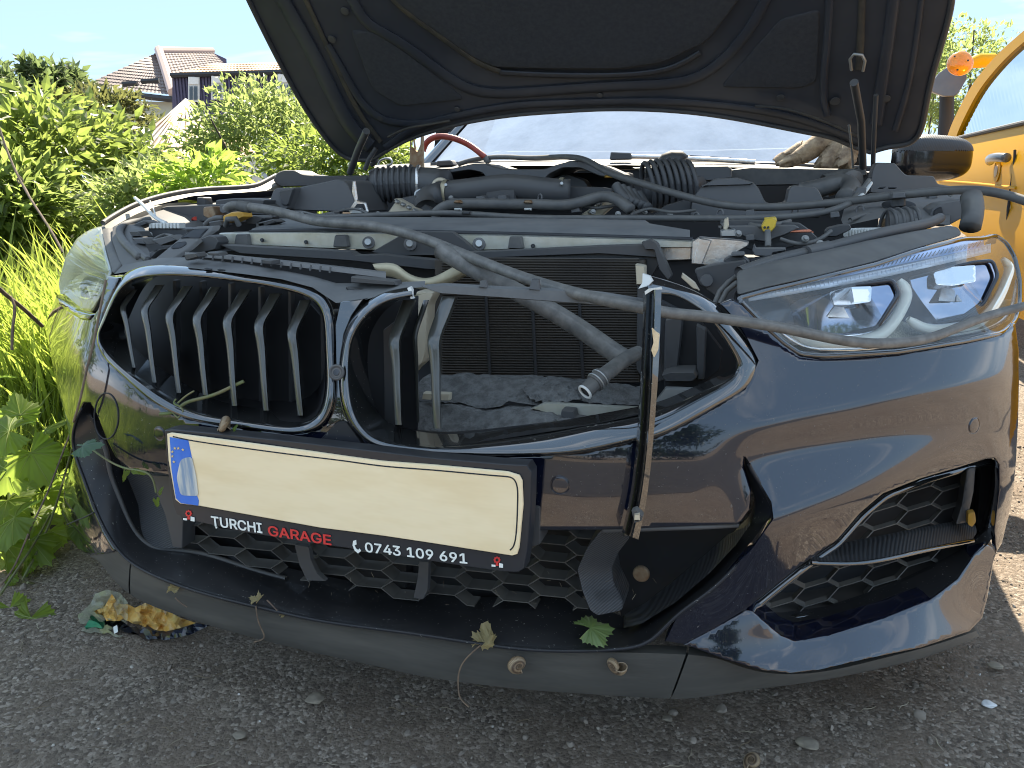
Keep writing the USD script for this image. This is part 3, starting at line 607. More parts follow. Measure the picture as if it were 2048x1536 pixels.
for k in range(ns_):
    a, b = k/ns_, (k+1)/ns_
    q = lambda t: l0+(f0-l0)*t
    part(sh, 'roof_sheet', loft([[ap+(q(a)-ap)*t for t in (0.02, .5, 1.)], [ap+(q(b)-ap)*t for t in (0.02, .5, 1.)]]), rust_roof)
    part(sh, 'roof_seam', tube(np.array([ap+[0, 0, .01], q(b)+[0, 0, .012]]), .016, 5), rust_roof)
for k in range(ns_):
    a, b = k/ns_, (k+1)/ns_; q = lambda t: f0+(r0-f0)*t
    part(sh, 'roof_sheet', loft([[ap+(q(a)-ap)*t for t in (0.02, .5, 1.)], [ap+(q(b)-ap)*t for t in (0.02, .5, 1.)]]), rust_roof)
    part(sh, 'roof_seam', tube(np.array([ap+[0, 0, .01], q(b)+[0, 0, .012]]), .016, 5), rust_roof)
part(sh, 'wall', loft([[l0, f0, r0], [[*l0[:2], 0], [*f0[:2], 0], [*r0[:2], 0]]]), greywall)

# ================================================================ THE BLACK CAR: body
car = thing('black_car', 'black car with its bonnet raised and its front grille smashed, seen close up', 'car')
# relief of the bumper corner below the right headlight: sloping shoulder, crease, scoop, second crease
from scipy.ndimage import gaussian_filter
from scipy.interpolate import RectBivariateSpline
def relief():
    kx = [1400, 1480, 1560, 1640, 1740, 1850, 1950, 2040]
    B = {'top': [600, 612, 672, 714, 707, 697, 682, 640], 'r1': [880, 862, 845, 829, 808, 787, 768, 752], 'v': [950, 925, 905, 891, 876, 862, 852, 850], 'r2': [1110, 1080, 1046, 1018, 975, 915, 868, 862], 'end': [1240, 1200, 1150, 1105, 1015, 955, 915, 1000]}
    f = {k: PchipInterpolator(kx, v) for k, v in B.items()}; tz = lambda a: PchipInterpolator(kx, a)
    T = [tz([14, 18, 21, 22, 22, 21, 19, 14]), tz([2, -1, -3, -4, -4, -5, -5, -4]), tz([6, 14, 23, 25, 24, 19, 4, -3]), tz([-4, -8, -12, -14, -13, -12, -8, -3])]
    xs, ys = np.arange(1400, 2041, 16.), np.arange(560, 1301, 6.); G = np.zeros((len(xs), len(ys)))
    for ix, x in enumerate(xs):
        base = S()(np.c_[np.full(len(ys), x), ys]); yr = float(f['r1'](x)); i0 = int(np.abs(ys-yr).argmin()); bp = [float(f[k](x)) for k in ('top', 'r1', 'v', 'r2', 'end')]; tt = [float(t(x)) for t in T]
        tl = lambda y: tt[int(np.clip(np.searchsorted(bp, y)-1, 0, 3))]
        Yv = np.zeros(len(ys)); Yv[i0] = base[i0, 1]-.008
        for step in (1, -1):
            Pp = pxy([(x, ys[i0], Yv[i0])])[0]; j = i0+step
            while 0 <= j < len(ys):
                kk = math.tan(math.radians(tl((ys[j]+ys[j-step])/2))); d = rays([(x, ys[j])])[0]
                t = (Pp[1]-C[1]+kk*(C[2]-Pp[2]))/(d[1]-kk*d[2]); Pp = C+d*t; Yv[j] = Pp[1]; j += step
        o = Yv-base[:, 1]; lo, hi = np.searchsorted(ys, bp[0]-20), np.searchsorted(ys, bp[4]+20); lo, hi = max(lo, 0), min(hi, len(ys)-1); o[:lo] = o[lo]; o[hi:] = o[hi]; G[ix] = o
    G = gaussian_filter(np.clip(G, -.07, .07), (2.2, 1.5), mode='nearest')
    return RectBivariateSpline(xs, ys, G)
_rel = relief()
def body(off=0.):
    def s(p):
        p = np.atleast_2d(np.asarray(p, float)); P = S(0)(p)
        w = np.clip((p[:, 0]-1400)/150, 0, 1); w = w*w*(3-2*w)
        o = _rel(np.clip(p[:, 0], 1400, 2040), np.clip(p[:, 1], 560, 1300), grid=False)*w
        return pxy(np.c_[p, P[:, 1]+o+off])
    return s
BODY = body()
bump_poly = [(112, 590), (128, 606), (150, 624), (184, 634), (200, 612), (193, 660), (196, 690), (204, 712), (240, 748), (300, 801), (375, 838), (450, 852), (525, 861), (585, 867), (637, 856), (667, 818), (690, 812), (712, 838), (741, 889), (771, 897), (865, 908), (1015, 912), (1165, 905), (1270, 883), (1310, 875), (1374, 846), (1441, 808), (1490, 778), (1516, 722),
    (1492, 676), (1470, 640), (1440, 608), (1462, 600), (1484, 610), (1529, 656), (1568, 691), (1600, 713), (1648, 718), (1796, 708), (1930, 687), (2004, 670), (2031, 647), (2038, 700), (2039, 760), (2037, 850), (2034, 920), (2030, 967), (2022, 1016), (2006, 1085), (1992, 1108), (1988, 1060), (1998, 980), (1998, 930), (1990, 917), (1975, 918),
    (1917, 936), (1842, 958), (1767, 988), (1722, 1026), (1674, 1082), (1599, 1134), (1490, 1221), (1430, 1258), (1368, 1290), (1328, 1284), (1352, 1233), (1430, 1173), (1505, 1094), (1545, 1037), (1541, 1005), (1509, 950), (1490, 914), (1487, 935), (1502, 985), (1499, 1020), (1478, 1049), (1280, 1058), (1202, 1061), (1056, 1062), (700, 1000), (345, 953), (337, 951), (259, 938), (230, 916), (212, 880), (195, 836), (180, 808), (168, 806),
    (152, 838), (146, 872), (148, 902), (140, 898), (131, 840), (112, 772), (98, 705), (87, 652)]
bumper = part(car, 'front_bumper', panel(bump_poly, BODY, .02, 9, 2.2, .0022), paint, smooth=50)
# wings running back from the silhouettes
zz = np.linspace(.22, .80, 16)
def wing(sgn, yy, ztop):
    rows = []
    for y, zt in zip(yy, ztop):
        z = .22+(zt-.22)*(zz-.22)/.58; xx = np.interp(y, _py, _px)
        rows.append(np.c_[sgn*(xx/(.925 if sgn < 0 else .98)-.022)+sgn*.004*np.sin((zz-.2)/.6*np.pi)-sgn*.05*np.clip((zz-.70)/.1, 0, 1)**2, np.full(len(z), y), z])
    part(car, 'wing', loft(rows), paint, smooth=True)
yw = np.linspace(.50, 1.6, 16)
wing(1, yw, np.interp(yw, [.5, .62, .8, 1.6], [.50, .655, .70, .77]))
wing(-1, yw, np.interp(yw, [.5, .62, .75, .95, 1.3, 1.6], [.52, .70, .748, .778, .792, .80]))
E_ = lambda x, y, o=0: BODY([(x, y)])[0]+[0, o, 0]
def nrm_at(x, y, s=BODY):
    P = s([(x, y), (x+4, y), (x, y+4)]); n = np.cross(P[1]-P[0], P[2]-P[0]); n /= np.linalg.norm(n); return P[0], n*(1 if n[1] < 0 else -1)
# parking sensors and the tow-eye cover
for x, y, r in ((1120, 970, .0125), (319, 867, .011), (1948, 851, .0125)):
    P, n = nrm_at(x, y); q = part(bumper, 'parking_sensor', disc(P-n*.001, n, r*.86, .0022), paint)
    part(bumper, 'sensor_ring', ring(P, n, r*.95, .0006), paint)
P, n = nrm_at(213, 830); u = np.linspace(0, 2*np.pi, 49)[:-1]
part(bumper, 'tow_cover_gap', tube(np.vstack([BODY(np.c_[213+24*np.cos(u), 832+46*np.sin(u)])]+[BODY([(237, 832)])])-[0, .0005, 0], .0011, 6), dark)
# gloss black U-shaped surround of the lower intake
pairs = [((1490, 914), (1489, 930)), ((1509, 950), (1497, 965)), ((1541, 1005), (1509, 1000)), ((1545, 1037), (1500, 1045)), ((1505, 1094), (1472, 1075)), ((1430, 1173), (1420, 1140)), ((1352, 1233), (1350, 1200)), ((1300, 1281), (1285, 1243)), ((1240, 1298), (1247, 1256)), ((1127, 1302), (1165, 1226)),
    ((1015, 1295), (940, 1214)), ((865, 1273), (790, 1200)), ((765, 1259), (640, 1172)), ((638, 1241), (500, 1137)), ((525, 1216), (400, 1106)), ((412, 1188), (330, 1098)), ((330, 1160), (300, 1091)), ((262, 1125), (268, 1060)), ((225, 1084), (240, 998)), ((195, 1028), (221, 945)), ((169, 960), (212, 900)), ((150, 905), (197, 865)), ((147, 868), (187, 838)), ((158, 830), (180, 818)), ((172, 806), (177, 810))]
oc = curve([a for a, b in pairs], n=150); ic = curve([b for a, b in pairs], n=150)
SO = S(-.004); lx = np.linspace(0, 1, 150); dep = .012+.062*np.sin(np.pi*np.clip(lx, .04, .96))**.6
O3 = SO(oc); I0 = S(0)(ic); I3 = pxy(np.c_[ic, I0[:, 1]+dep]); rows = []
G0 = O3+[0, .02, -.004]
mid = [O3+[0, .0, .0]]
for k in (.04, .1, .3, .6, .9, 1.): 
    m2 = oc+(ic-oc)*k; Y0 = O3[:, 1]+(I3[:, 1]-O3[:, 1])*(k**1.15); mid.append(pxy(np.c_[m2, Y0-.003*np.sin(np.pi*min(1, k*6)/1.)*0]))
surround = part(car, 'intake_surround', loft([G0]+mid+[mid[-1]+[0, .03, 0]]), ledge_m, smooth=50)
part(surround, 'edge_bead', tube(O3[2:-2]+[0, -.0005, .0005], .0026, 8), ledge_m, smooth=True)
part(surround, 'inner_bead', tube(I3[88:138], .004, 8), satin, smooth=True)
# matte splitter along the bottom, in three pieces
bot = [(188, 1114), (214, 1147), (259, 1192), (375, 1241), (562, 1294), (765, 1340), (827, 1354), (1015, 1380), (1165, 1392), (1340, 1402), (1392, 1400), (1505, 1384), (1617, 1369), (1767, 1340), (1880, 1309), (1962, 1275)]
top = [(180, 1112), (205, 1095), (248, 1112), (340, 1165), (525, 1220), (700, 1254), (790, 1264), (1015, 1297), (1150, 1304), (1405, 1312), (1455, 1324), (1524, 1344), (1640, 1344), (1760, 1318), (1868, 1290), (1952, 1262)]
tc, bc = curve(top, n=160), curve(bot, n=160)
T3, B3 = S(.002)(tc), S(.004)(bc)
cuts = [(0, 22, 'end'), (23, 95, 'centre'), (96, 159, 'end')]
ia = int(np.argmin(np.hypot(*(bc-[259, 1192]).T))); ib = int(np.argmin(np.hypot(*(bc-[1342, 1402]).T)))
for a, b in ((0, ia), (ia, ib), (ib, 159)):
    t_, b_ = T3[a:b+1].copy(), B3[a:b+1].copy()
    if a: t_[0] += (t_[1]-t_[0])*.35; b_[0] += (b_[1]-b_[0])*.35
    part(car, 'splitter', loft([t_+[0, .02, 0], t_, t_*.75+b_*.25-[0, .002, 0], t_*.3+b_*.7-[0, .002, 0], b_+[0, .001, .003], b_+[0, .005, 0], b_+[0, .10, .012]]), split_m, smooth=40)
# corner blades
bl_up = tps([(1368, 1290, .085), (1490, 1222, .135), (1655, 1220, .25), (1865, 1137, .37), (1977, 1050, .46), (1989, 979, .50), (1505, 1224, .125), (1591, 1285, .165), (1767, 1238, .255), (1936, 1130, .40), (1966, 1100, .44)])
bl_face = [(1366, 1289), (1430, 1256), (1490, 1221), (1506, 1224), (1542, 1256), (1562, 1272), (1591, 1283), (1655, 1271), (1767, 1237), (1861, 1200), (1915, 1158), (1945, 1112), (1972, 1086), (1996, 1100), (1988, 1126), (1982, 1160), (1975, 1200), (1966, 1237), (1940, 1264), (1842, 1297), (1730, 1320), (1636, 1342), (1580, 1348), (1524, 1342), (1449, 1320), (1392, 1299)]
bl_s = tps([(1368, 1289, .075), (1430, 1258, .092), (1506, 1224, .118), (1542, 1256, .128), (1591, 1283, .150), (1655, 1271, .188), (1767, 1237, .262), (1861, 1200, .335), (1945, 1112, .44), (1985, 1126, .475), (1966, 1237, .42), (1940, 1264, .375), (1842, 1297, .275), (1730, 1320, .195), (1636, 1342, .138), (1580, 1348, .112), (1449, 1320, .083)])
blade = part(car, 'corner_blade', panel(bl_face, bl_s, .05, 10, 2.2, .003), paint, smooth=45)
in_poly = [(1492, 1220), (1530, 1230), (1565, 1232), (1655, 1219), (1767, 1181), (1865, 1136), (1935, 1098), (1970, 1062), (1986, 1000), (1998, 985), (1996, 1060), (1975, 1090), (1944, 1114), (1915, 1158), (1861, 1198), (1767, 1235), (1655, 1269), (1591, 1281), (1562, 1270), (1542, 1254), (1506, 1222)]
in_s = tps([(1492, 1220, .125), (1565, 1232, .21), (1655, 1219, .285), (1767, 1181, .36), (1865, 1136, .42), (1935, 1098, .47), (1986, 1000, .53), (1542, 1255, .130), (1591, 1282, .152), (1655, 1270, .190), (1767, 1236, .264), (1861, 1199, .337), (1945, 1112, .442), (1996, 1060, .50)])
part(blade, 'inner_ramp', panel(in_poly, in_s, .01, 10, .4, .001), ledge_m, smooth=45)
lb = [(148, 905), (127, 967), (121, 1035), (131, 1068), (157, 1102), (180, 1114), (232, 1105), (208, 1065), (180, 1010), (160, 955)]
bladeL = part(car, 'corner_blade', panel(rnd(lb, 8), S(.0), .04, 8, 2, .003), paint, smooth=45)
part(bladeL, 'shut_line', tube(S(-.001)([(134, 1049), (150, 1042), (170, 1034), (187, 1025)]), .0012, 6), dark)
# right side intake: honeycomb, fin, post
def hexbars(poly, surf, w, h, slope, wire, skew=0, depth=.012, clip=True):
    pg = Polygon(poly); x0, y0, x1, y1 = pg.bounds; done, segs = set(), []
    base = np.array([(-w/2, 0), (-w/4, -h/2), (w/4, -h/2), (w/2, 0), (w/4, h/2), (-w/4, h/2)])
    for i in range(-2, int((x1-x0)/(w*.75))+3):
        for j in range(-12, int((y1-y0)/h)+12):
            c = np.array([x0+i*w*.75, y0+j*h+(i % 2)*h/2+slope*(i*w*.75)])
            hx = c+base+np.c_[base[:, 1]*0, slope*base[:, 0]]
            for a in range(6):
                p, q = hx[a], hx[(a+1) % 6]; key = tuple(sorted((tuple(np.round(p, 0)), tuple(np.round(q, 0)))))
                if key in done: continue
                done.add(key); g = LineString([p, q]).intersection(pg)
                if g.length > 2 and g.geom_type == 'LineString': segs.append(np.array(g.coords))
    a = np.array([s[0] for s in segs]); b = np.array([s[-1] for s in segs]); A, B = surf(a), surf(b); ms = []
    for P, Q in zip(A, B):
        t = (Q-P)/np.linalg.norm(Q-P); u = np.cross(t, [0, 1., 0]); u /= np.linalg.norm(u); w2 = wire
        ms.append(loft([[P+u*w2*.4, Q+u*w2*.4], [P-u*w2*.4, Q-u*w2*.4], [P-u*w2+[0, depth, 0], Q-u*w2+[0, depth, 0]], [P+u*w2+[0, depth, 0], Q+u*w2+[0, depth, 0]], [P+u*w2*.4, Q+u*w2*.4]]))
    return join(*ms)
mo = [(1490, 1221), (1599, 1133), (1674, 1081), (1722, 1025), (1767, 987), (1842, 957), (1917, 935), (1975, 917), (1998, 930), (1990, 985), (1972, 1060), (1935, 1098), (1865, 1136), (1767, 1181), (1655, 1219), (1565, 1232), (1530, 1230)]
mo_s = tps([(1490, 1221, .16), (1599, 1133, .22), (1674, 1081, .285), (1767, 987, .37), (1917, 935, .49), (1998, 930, .56), (1972, 1060, .52), (1865, 1136, .44), (1767, 1181, .38), (1655, 1219, .305), (1565, 1232, .23)])
back = lambda s, o: (lambda p: pxy(np.c_[np.atleast_2d(p), s(p)[:, 1]+o]))
ri = part(car, 'side_intake', panel(mo, back(mo_s, .09), .004, 24, 0, .001), dark)
meshpoly = [(1494, 1220), (1599, 1136), (1674, 1084), (1722, 1028), (1767, 990), (1842, 960), (1938, 934), (1935, 960), (1912, 1050), (1960, 1066), (1935, 1095), (1865, 1134), (1767, 1179), (1655, 1217), (1565, 1230)]
part(ri, 'honeycomb', hexbars(meshpoly, mo_s, 92, 37, -.30, .0019), grid_m)
part(ri, 'rim', tube(np.vstack([mo_s(dens(rnd(mo, 14), 14)), mo_s(rnd(mo, 14)[:1])])-[0, .012, 0], .006, 8), gloss, smooth=True)
part(ri, 'wall', loft([mo_s(dens(rnd(mo, 14), 20))-[0, .02, 0], mo_s(dens(rnd(mo, 14), 20))+[0, .1, 0]], closed=True), satin)
fin = [(1621, 1124), (1655, 1099), (1730, 1084), (1805, 1069), (1902, 1050), (1951, 1050), (1955, 1066), (1945, 1080), (1842, 1101), (1749, 1121), (1690, 1127)]
fin_s = tps([(1621, 1124, .205), (1655, 1099, .27), (1805, 1069, .36), (1902, 1050, .45), (1951, 1055, .49), (1842, 1101, .335), (1749, 1121, .265), (1690, 1127, .235)])
fp = part(ri, 'fin', panel(rnd(fin, 6), fin_s, .012, 12, 1.5, .002, closed=True), carb, label='carbon-textured fin across the side intake')
lo = fin_s([(1621, 1125), (1690, 1127), (1749, 1122), (1842, 1102), (1945, 1081)])
part(fp, 'lip', tube(curve(lo, n=24)+[0, -.001, 0], .0035, 8), gloss, smooth=True)
part(ri, 'post', panel(rnd([(1934, 938), (1952, 934), (1948, 985), (1934, 1046), (1911, 1051), (1924, 1010)], 5), back(mo_s, -.03), .03, 10, 2, .003, closed=True), satin)
part(ri, 'clip', panel(rnd([(1937, 1026), (1950, 1024), (1953, 1044), (1945, 1055), (1936, 1050)], 3), back(mo_s, -.045), .012, 8, 1, .002, closed=True), amber_pl, label='small yellow clip on the intake post')
part(ri, 'duct_wall', panel(rnd([(1962, 935), (1984, 930), (1980, 1010), (1965, 1050), (1954, 1052), (1958, 1000)], 5), back(mo_s, .03), .02, 10, 1, .002), dark)
# right air-curtain opening with carbon vane
tri = [(1236, 1060), (1475, 1050), (1482, 1069), (1430, 1140), (1355, 1200), (1280, 1247), (1247, 1254), (1225, 1150)]
tr_s = tps([(1236, 1060, .10), (1475, 1050, .14), (1482, 1069, .14), (1430, 1140, .15), (1355, 1200, .15), (1280, 1247, .12), (1247, 1254, .12), (1225, 1150, .12)])
ai = part(car, 'air_duct', panel(tri, back(tr_s, .10), .004, 24, 0, .001), dark)
vane = [(1202, 1060), (1248, 1059), (1259, 1076), (1236, 1106), (1223, 1134), (1228, 1165), (1247, 1203), (1244, 1222), (1195, 1232), (1180, 1222), (1165, 1185), (1154, 1140), (1172, 1099)]
vs_ = tps([(1202, 1060, .045), (1248, 1059, .085), (1236, 1106, .09), (1223, 1134, .10), (1247, 1203, .09), (1195, 1232, .055), (1165, 1185, .055), (1154, 1140, .058), (1172, 1099, .05)])
part(ai, 'vane', panel(rnd(vane, 5), vs_, .05, 9, 1.5, .002, closed=True), carb, label='grey carbon-textured vane beside the plate holder mesh')
low = [(1486, 1062), (1500, 1050), (1472, 1090), (1420, 1146), (1350, 1206), (1285, 1247), (1247, 1257), (1247, 1236), (1290, 1212), (1350, 1165), (1410, 1115), (1455, 1075)]
part(ai, 'duct_floor', panel(low, tps([(1486, 1062, .11), (1420, 1146, .10), (1350, 1206, .09), (1285, 1247, .085), (1247, 1257, .085), (1290, 1212, .15), (1350, 1165, .17), (1410, 1115, .18), (1455, 1075, .17)]), .01, 10, 1, .001), carb)
part(ai, 'top_edge', tube(pxy([(1205, 1061, .05), (1280, 1058, .06), (1400, 1054, .085), (1476, 1050, .11)]), .0035, 8), satin, smooth=True)
part(ai, 'screw', disc(pxy([(1283, 1146, .17)])[0], (0, -1, 0), .012, .006), rust)
# left intake panel
lp = [(221, 905), (262, 940), (332, 952), (345, 1005), (352, 1030), (366, 1040), (364, 1096), (326, 1097), (300, 1090), (270, 1060), (241, 998)]
li = part(car, 'air_duct', panel(lp, tps([(221, 905, .13), (262, 940, .13), (332, 952, .13), (366, 1040, .10), (364, 1096, .09), (326, 1097, .09), (270, 1060, .12), (241, 998, .15)]), .004, 16, 0, .001), carb)
part(li, 'side_wall', panel([(300, 950), (340, 952), (366, 1040), (364, 1096), (345, 1094), (330, 1030), (312, 985)], sY(.075), .03, 14, 1, .001), satin)
part(li, 'deep_recess', panel([(150, 880), (175, 815), (196, 838), (214, 885), (222, 905), (205, 905)], S(.05), .004, 10, 0, .001), dark)
# central honeycomb below the plate
cm = [(366, 1030), (500, 1040), (700, 1090), (900, 1125), (1056, 1060), (1205, 1062), (1172, 1099), (1154, 1140), (1165, 1185), (1178, 1222), (940, 1212), (790, 1198), (640, 1170), (500, 1135), (366, 1097)]
cs_ = tps([(366, 1030, .10), (366, 1097, .095), (640, 1170, .085), (940, 1212, .085), (1178, 1222, .09), (1205, 1062, .09), (700, 1090, .085), (900, 1125, .085)])
ci = part(car, 'lower_intake', panel(cm, back(cs_, .07), .004, 30, 0, .001), dark)
part(ci, 'honeycomb', hexbars([(370, 1032), (500, 1042), (640, 1085), (800, 1110), (900, 1128), (1000, 1130), (1056, 1062), (1205, 1062), (1172, 1099), (1154, 1140), (1165, 1185), (1178, 1222), (940, 1212), (790, 1198), (640, 1170), (500, 1135), (370, 1098)], cs_, 98, 35, .10, .0016, depth=.026), grid_m)
part(ci, 'sensor_box', slab([(690, 1090), (815, 1118), (812, 1178), (694, 1156)], .128, .02, 5), dark)
part(ci, 'strap', panel(rnd([(588, 1088), (618, 1094), (622, 1120), (634, 1146), (652, 1163), (614, 1162), (598, 1130)], 3), back(cs_, -.02), .008, 8, 1, .002, closed=True), satin)
part(ci, 'strap', panel(rnd([(838, 1122), (858, 1124), (856, 1180), (846, 1200), (826, 1196), (834, 1160)], 3), back(cs_, -.02), .008, 8, 1, .002, closed=True), satin)

# ---- number plate
pt = math.radians(1.2); PN = np.array([0, -math.cos(pt), -math.sin(pt)]); PN2 = -PN
PP = lambda o=0.: (lambda p: onp(p, np.array([0, -o, .40]), PN))
fr_poly = [(327, 861), (345, 858), (450, 868), (600, 884), (765, 903), (865, 915), (1000, 927), (1055, 930), (1064, 945), (1062, 1020), (1056, 1100), (1049, 1138), (1036, 1146), (1010, 1145), (902, 1130), (765, 1108), (640, 1090), (487, 1066), (372, 1040), (352, 1030), (345, 1012), (333, 940)]
npl = part(car, 'number_plate', panel(fr_poly, PP(.008), .022, 12, 2.5, .003), frame_m, label='pale number plate in a black dealer plate holder')
wav = lambda p: pxy(np.c_[np.atleast_2d(p), PP(.0115)(p)[:, 1]+.0022*np.sin(np.atleast_2d(p)[:, 0]/95.)*np.clip((1000-np.atleast_2d(p)[:, 1])/90, 0, 1)])
pl_poly = [(333, 868), (341, 866), (450, 880), (600, 900), (765, 922), (865, 930), (1015, 944), (1038, 951), (1044, 962), (1046, 1010), (1038, 1096), (1034, 1109), (1024, 1112), (865, 1087), (765, 1072), (640, 1056), (397, 1012), (360, 1008), (350, 1000), (336, 920)]
part(npl, 'plate', panel(pl_poly, wav, .003, 12, 1.4, .0012), plate_m)
Wf = lambda q, o=.0008: wav(q)-[0, o, 0]
def strip(pts, o, w=None): return Wf(pts, o)
part(npl, 'emboss_line', tube(Wf(curve([(346, 873), (378, 880), (450, 891), (600, 911), (690, 922), (765, 932), (865, 940), (1000, 952), (1026, 957), (1034, 972), (1035, 1015), (1028, 1090), (1020, 1100)], n=90), -.0004), .0011, 6), dark)
part(npl, 'blue_band', panel([(340, 874), (377, 881), (386, 925), (392, 985), (398, 1001), (397, 1011), (362, 1006), (352, 996), (343, 935)], lambda p: Wf(p, .0007), .0006, 9, .4, .0002), blue_m)
part(npl, 'smear', panel(rnd([(362, 918), (384, 912), (393, 950), (398, 992), (362, 990), (354, 955)], 8), lambda p: Wf(p, .0012), .0004, 7, .3, .0001), smear_m, label='smudged grey patch on the blue band')
def star(cx, cy, r):
    a = np.arange(10)*np.pi/5-np.pi/2; rr = np.where(np.arange(10) % 2 == 0, r, r*.42); return np.c_[cx+rr*np.cos(a), cy+rr*np.sin(a)]
for x, y in ((351, 896), (358, 896), (367, 899), (346, 903), (346, 912), (349, 923)):
    part(npl, 'star', panel(star(x, y, 3.2), lambda p: Wf(p, .0015), .0003, 3, .1, .0001), star_m)
def lettering(text, b0, b1, hpx, mat, nm='lettering', bold=True, o=.0092):
    A, B = PP(o)([b0, b1]); m = meshkit.text_mesh(text, 1., .02, bold); v = np.array(m.vertices); x0, x1 = v[:, 0].min(), v[:, 0].max()
    t = (B-A)/np.linalg.norm(B-A); upv = np.cross(t, PN2); upv *= np.sign(upv[2]); H = PP(o)([(b0[0], b0[1]-hpx)])[0]; h = abs((H-A)@upv)
    cap = v[:, 1].max() if not any(ch in text for ch in '') else 1.
    W = A+((v[:, :1]-x0)/(x1-x0))*np.linalg.norm(B-A)*t+v[:, 1:2]*h*upv+PN*v[:, 2:3]*.02
    return part(npl, nm, (W, np.array(m.faces)), mat, smooth=False)
lettering('TURCHI', (424, 1051), (525, 1066), 18.5, txt_w)
lettering('GARAGE', (537, 1070), (663, 1090), 18.5, txt_r)
lettering('0743 109 691', (731, 1103), (935, 1127), 18, txt_w)
ph = [(706, 1082), (712, 1080), (713, 1089), (709, 1091), (712, 1097), (716, 1100), (719, 1097), (722, 1102), (716, 1107), (709, 1101), (705, 1091)]
part(npl, 'phone_sign', panel(ph, PP(.0093), .0004, 4, .1, .0001), txt_w)
part(npl, 'cedilla', panel([(430, 1053), (435, 1054), (432, 1058)], PP(.0093), .0004, 4, .1, .0001), txt_w)
for cx, cy in ((377, 1032), (994, 1125)):
    a = np.linspace(0, 2*np.pi, 25)[:-1]; rr = np.where(np.arange(24) % 3 == 0, 7.5, 6); gear = np.c_[cx+rr*np.cos(a), cy-5+rr*np.sin(a)]
    part(npl, 'emblem', panel(gear, PP(.0092), .0003, 3, .1, .0001, holes=[np.c_[cx+3.2*np.cos(a[::2]), cy-5+3.2*np.sin(a[::2])]]), txt_r)
    part(npl, 'emblem', panel([(cx-2, cy), (cx+2, cy), (cx+3, cy+7), (cx-3, cy+7)], PP(.0093), .0003, 3, .1, .0001), txt_r)
    part(npl, 'emblem', panel([(cx-11, cy+4), (cx-3, cy+5), (cx-3, cy+9), (cx-11, cy+8)], PP(.0093), .0003, 3, .1, .0001), txt_w)
    part(npl, 'emblem', panel([(cx+4, cy+1), (cx+12, cy+3), (cx+12, cy+11), (cx+4, cy+10)], PP(.0093), .0003, 3, .1, .0001), txt_w)
part(npl, 'mount', slab([(1056, 1010), (1080, 1014), (1080, 1090), (1052, 1098)], .03, .04, 4), satin)

# ---- kidney grille
def surround_frame(outer, inner, n, depth, crown_, parent, nm, mat, closed):
    o, i = curve(outer, n=n, closed=closed), curve(inner, n=n, closed=closed)
    rows = [pxy(np.c_[o, S(0)(o)[:, 1]+.030])]
    w3 = np.linalg.norm(S(0)(o)-S(0)(i), axis=1); dv = i-o; ny = dv[:, 1]/(np.linalg.norm(dv, axis=1)+1e-6); ny = gaussian_filter(ny, 3, mode='wrap' if closed else 'nearest'); hh = np.clip(w3*1.0, .008, .04)
    for k in (0., .05, .18, .4, .65, .88, 1.):
        q = o+dv*k; c = -ny*(k-.5)*hh-.004-crown_*.55*(1-np.abs(2*k-1)**2.2)+(.005 if k in (0., 1.) else 0.)
        rows.append(pxy(np.c_[q, S(0)(q)[:, 1]+c]))
    e = rows[-1]
    rows.append(e+[0, depth, 0])
    if closed: rows = [np.vstack([r, r[:1]]) for r in rows]
    return part(parent, nm, loft(rows), mat, smooth=42)
kL = part(car, 'kidney_grille', panel([(205, 640), (262, 556), (340, 548), (487, 562), (600, 585), (648, 640), (655, 780), (630, 840), (520, 845), (400, 825), (300, 785), (225, 710)], S(.105), .004, 24, 0, .001), dark, label='left kidney grille with seven black slats')
oL = [(193, 676), (200, 645), (214, 607), (240, 558), (262, 540), (300, 531), (375, 533), (487, 545), (562, 554), (619, 569), (652, 592), (668, 622), (672, 660), (670, 720), (671, 775), (664, 822), (637, 856), (585, 867), (525, 861), (450, 851), (375, 837), (300, 800), (240, 747), (205, 711)]
iL = [(201, 672), (208, 650), (222, 618), (247, 574), (272, 558), (305, 553), (375, 553), (487, 565), (560, 578), (612, 594), (636, 613), (646, 640), (649, 680), (650, 720), (650, 775), (638, 822), (612, 842), (570, 846), (522, 841), (455, 832), (385, 815), (320, 780), (255, 738), (215, 700)]
surround_frame(oL, iL, 180, .05, .012, kL, 'frame', gloss, True)
def slat(top_, elb, bot_, w, parent, o=(.035, .004, .012), dp=.06):
    c = curve([top_, tuple(np.array(top_)*.45+np.array(elb)*.55+[-1, 0]), elb, tuple(np.array(elb)*.8+np.array(bot_)*.2), tuple(np.array(elb)*.4+np.array(bot_)*.6), bot_], n=22)
    t = np.linspace(0, 1, 22); yo = np.interp(t, [0, .4, 1], o); ww = np.interp(t, [0, .15, .42, .7, 1], [w*1.7, w*1.7, w*1.45, w*1.05, w*.9])
    q = lambda dx, dy: pxy(np.c_[c+np.c_[ww*dx, 0*ww], S(0)(c)[:, 1]+yo+dy])
    rows = [q(-.5, dp), q(-.5, .003), q(-.42, 0), q(.0, -.002), q(.42, 0), q(.5, .003), q(.62, dp)]
    return part(parent, 'slat', loft(rows), slat_m, smooth=40)
for a in (((268, 579), (246, 615), (268, 735), 8), ((319, 570), (289, 619), (309, 765), 10), ((375, 572), (339, 630), (358, 786), 11), ((431, 574), (394, 636), (411, 790), 12), ((491, 579), (455, 641), (469, 812), 12.5), ((551, 587), (518, 649), (532, 821), 13), ((611, 600), (584, 664), (601, 831), 13)):
    slat(*a, kL)
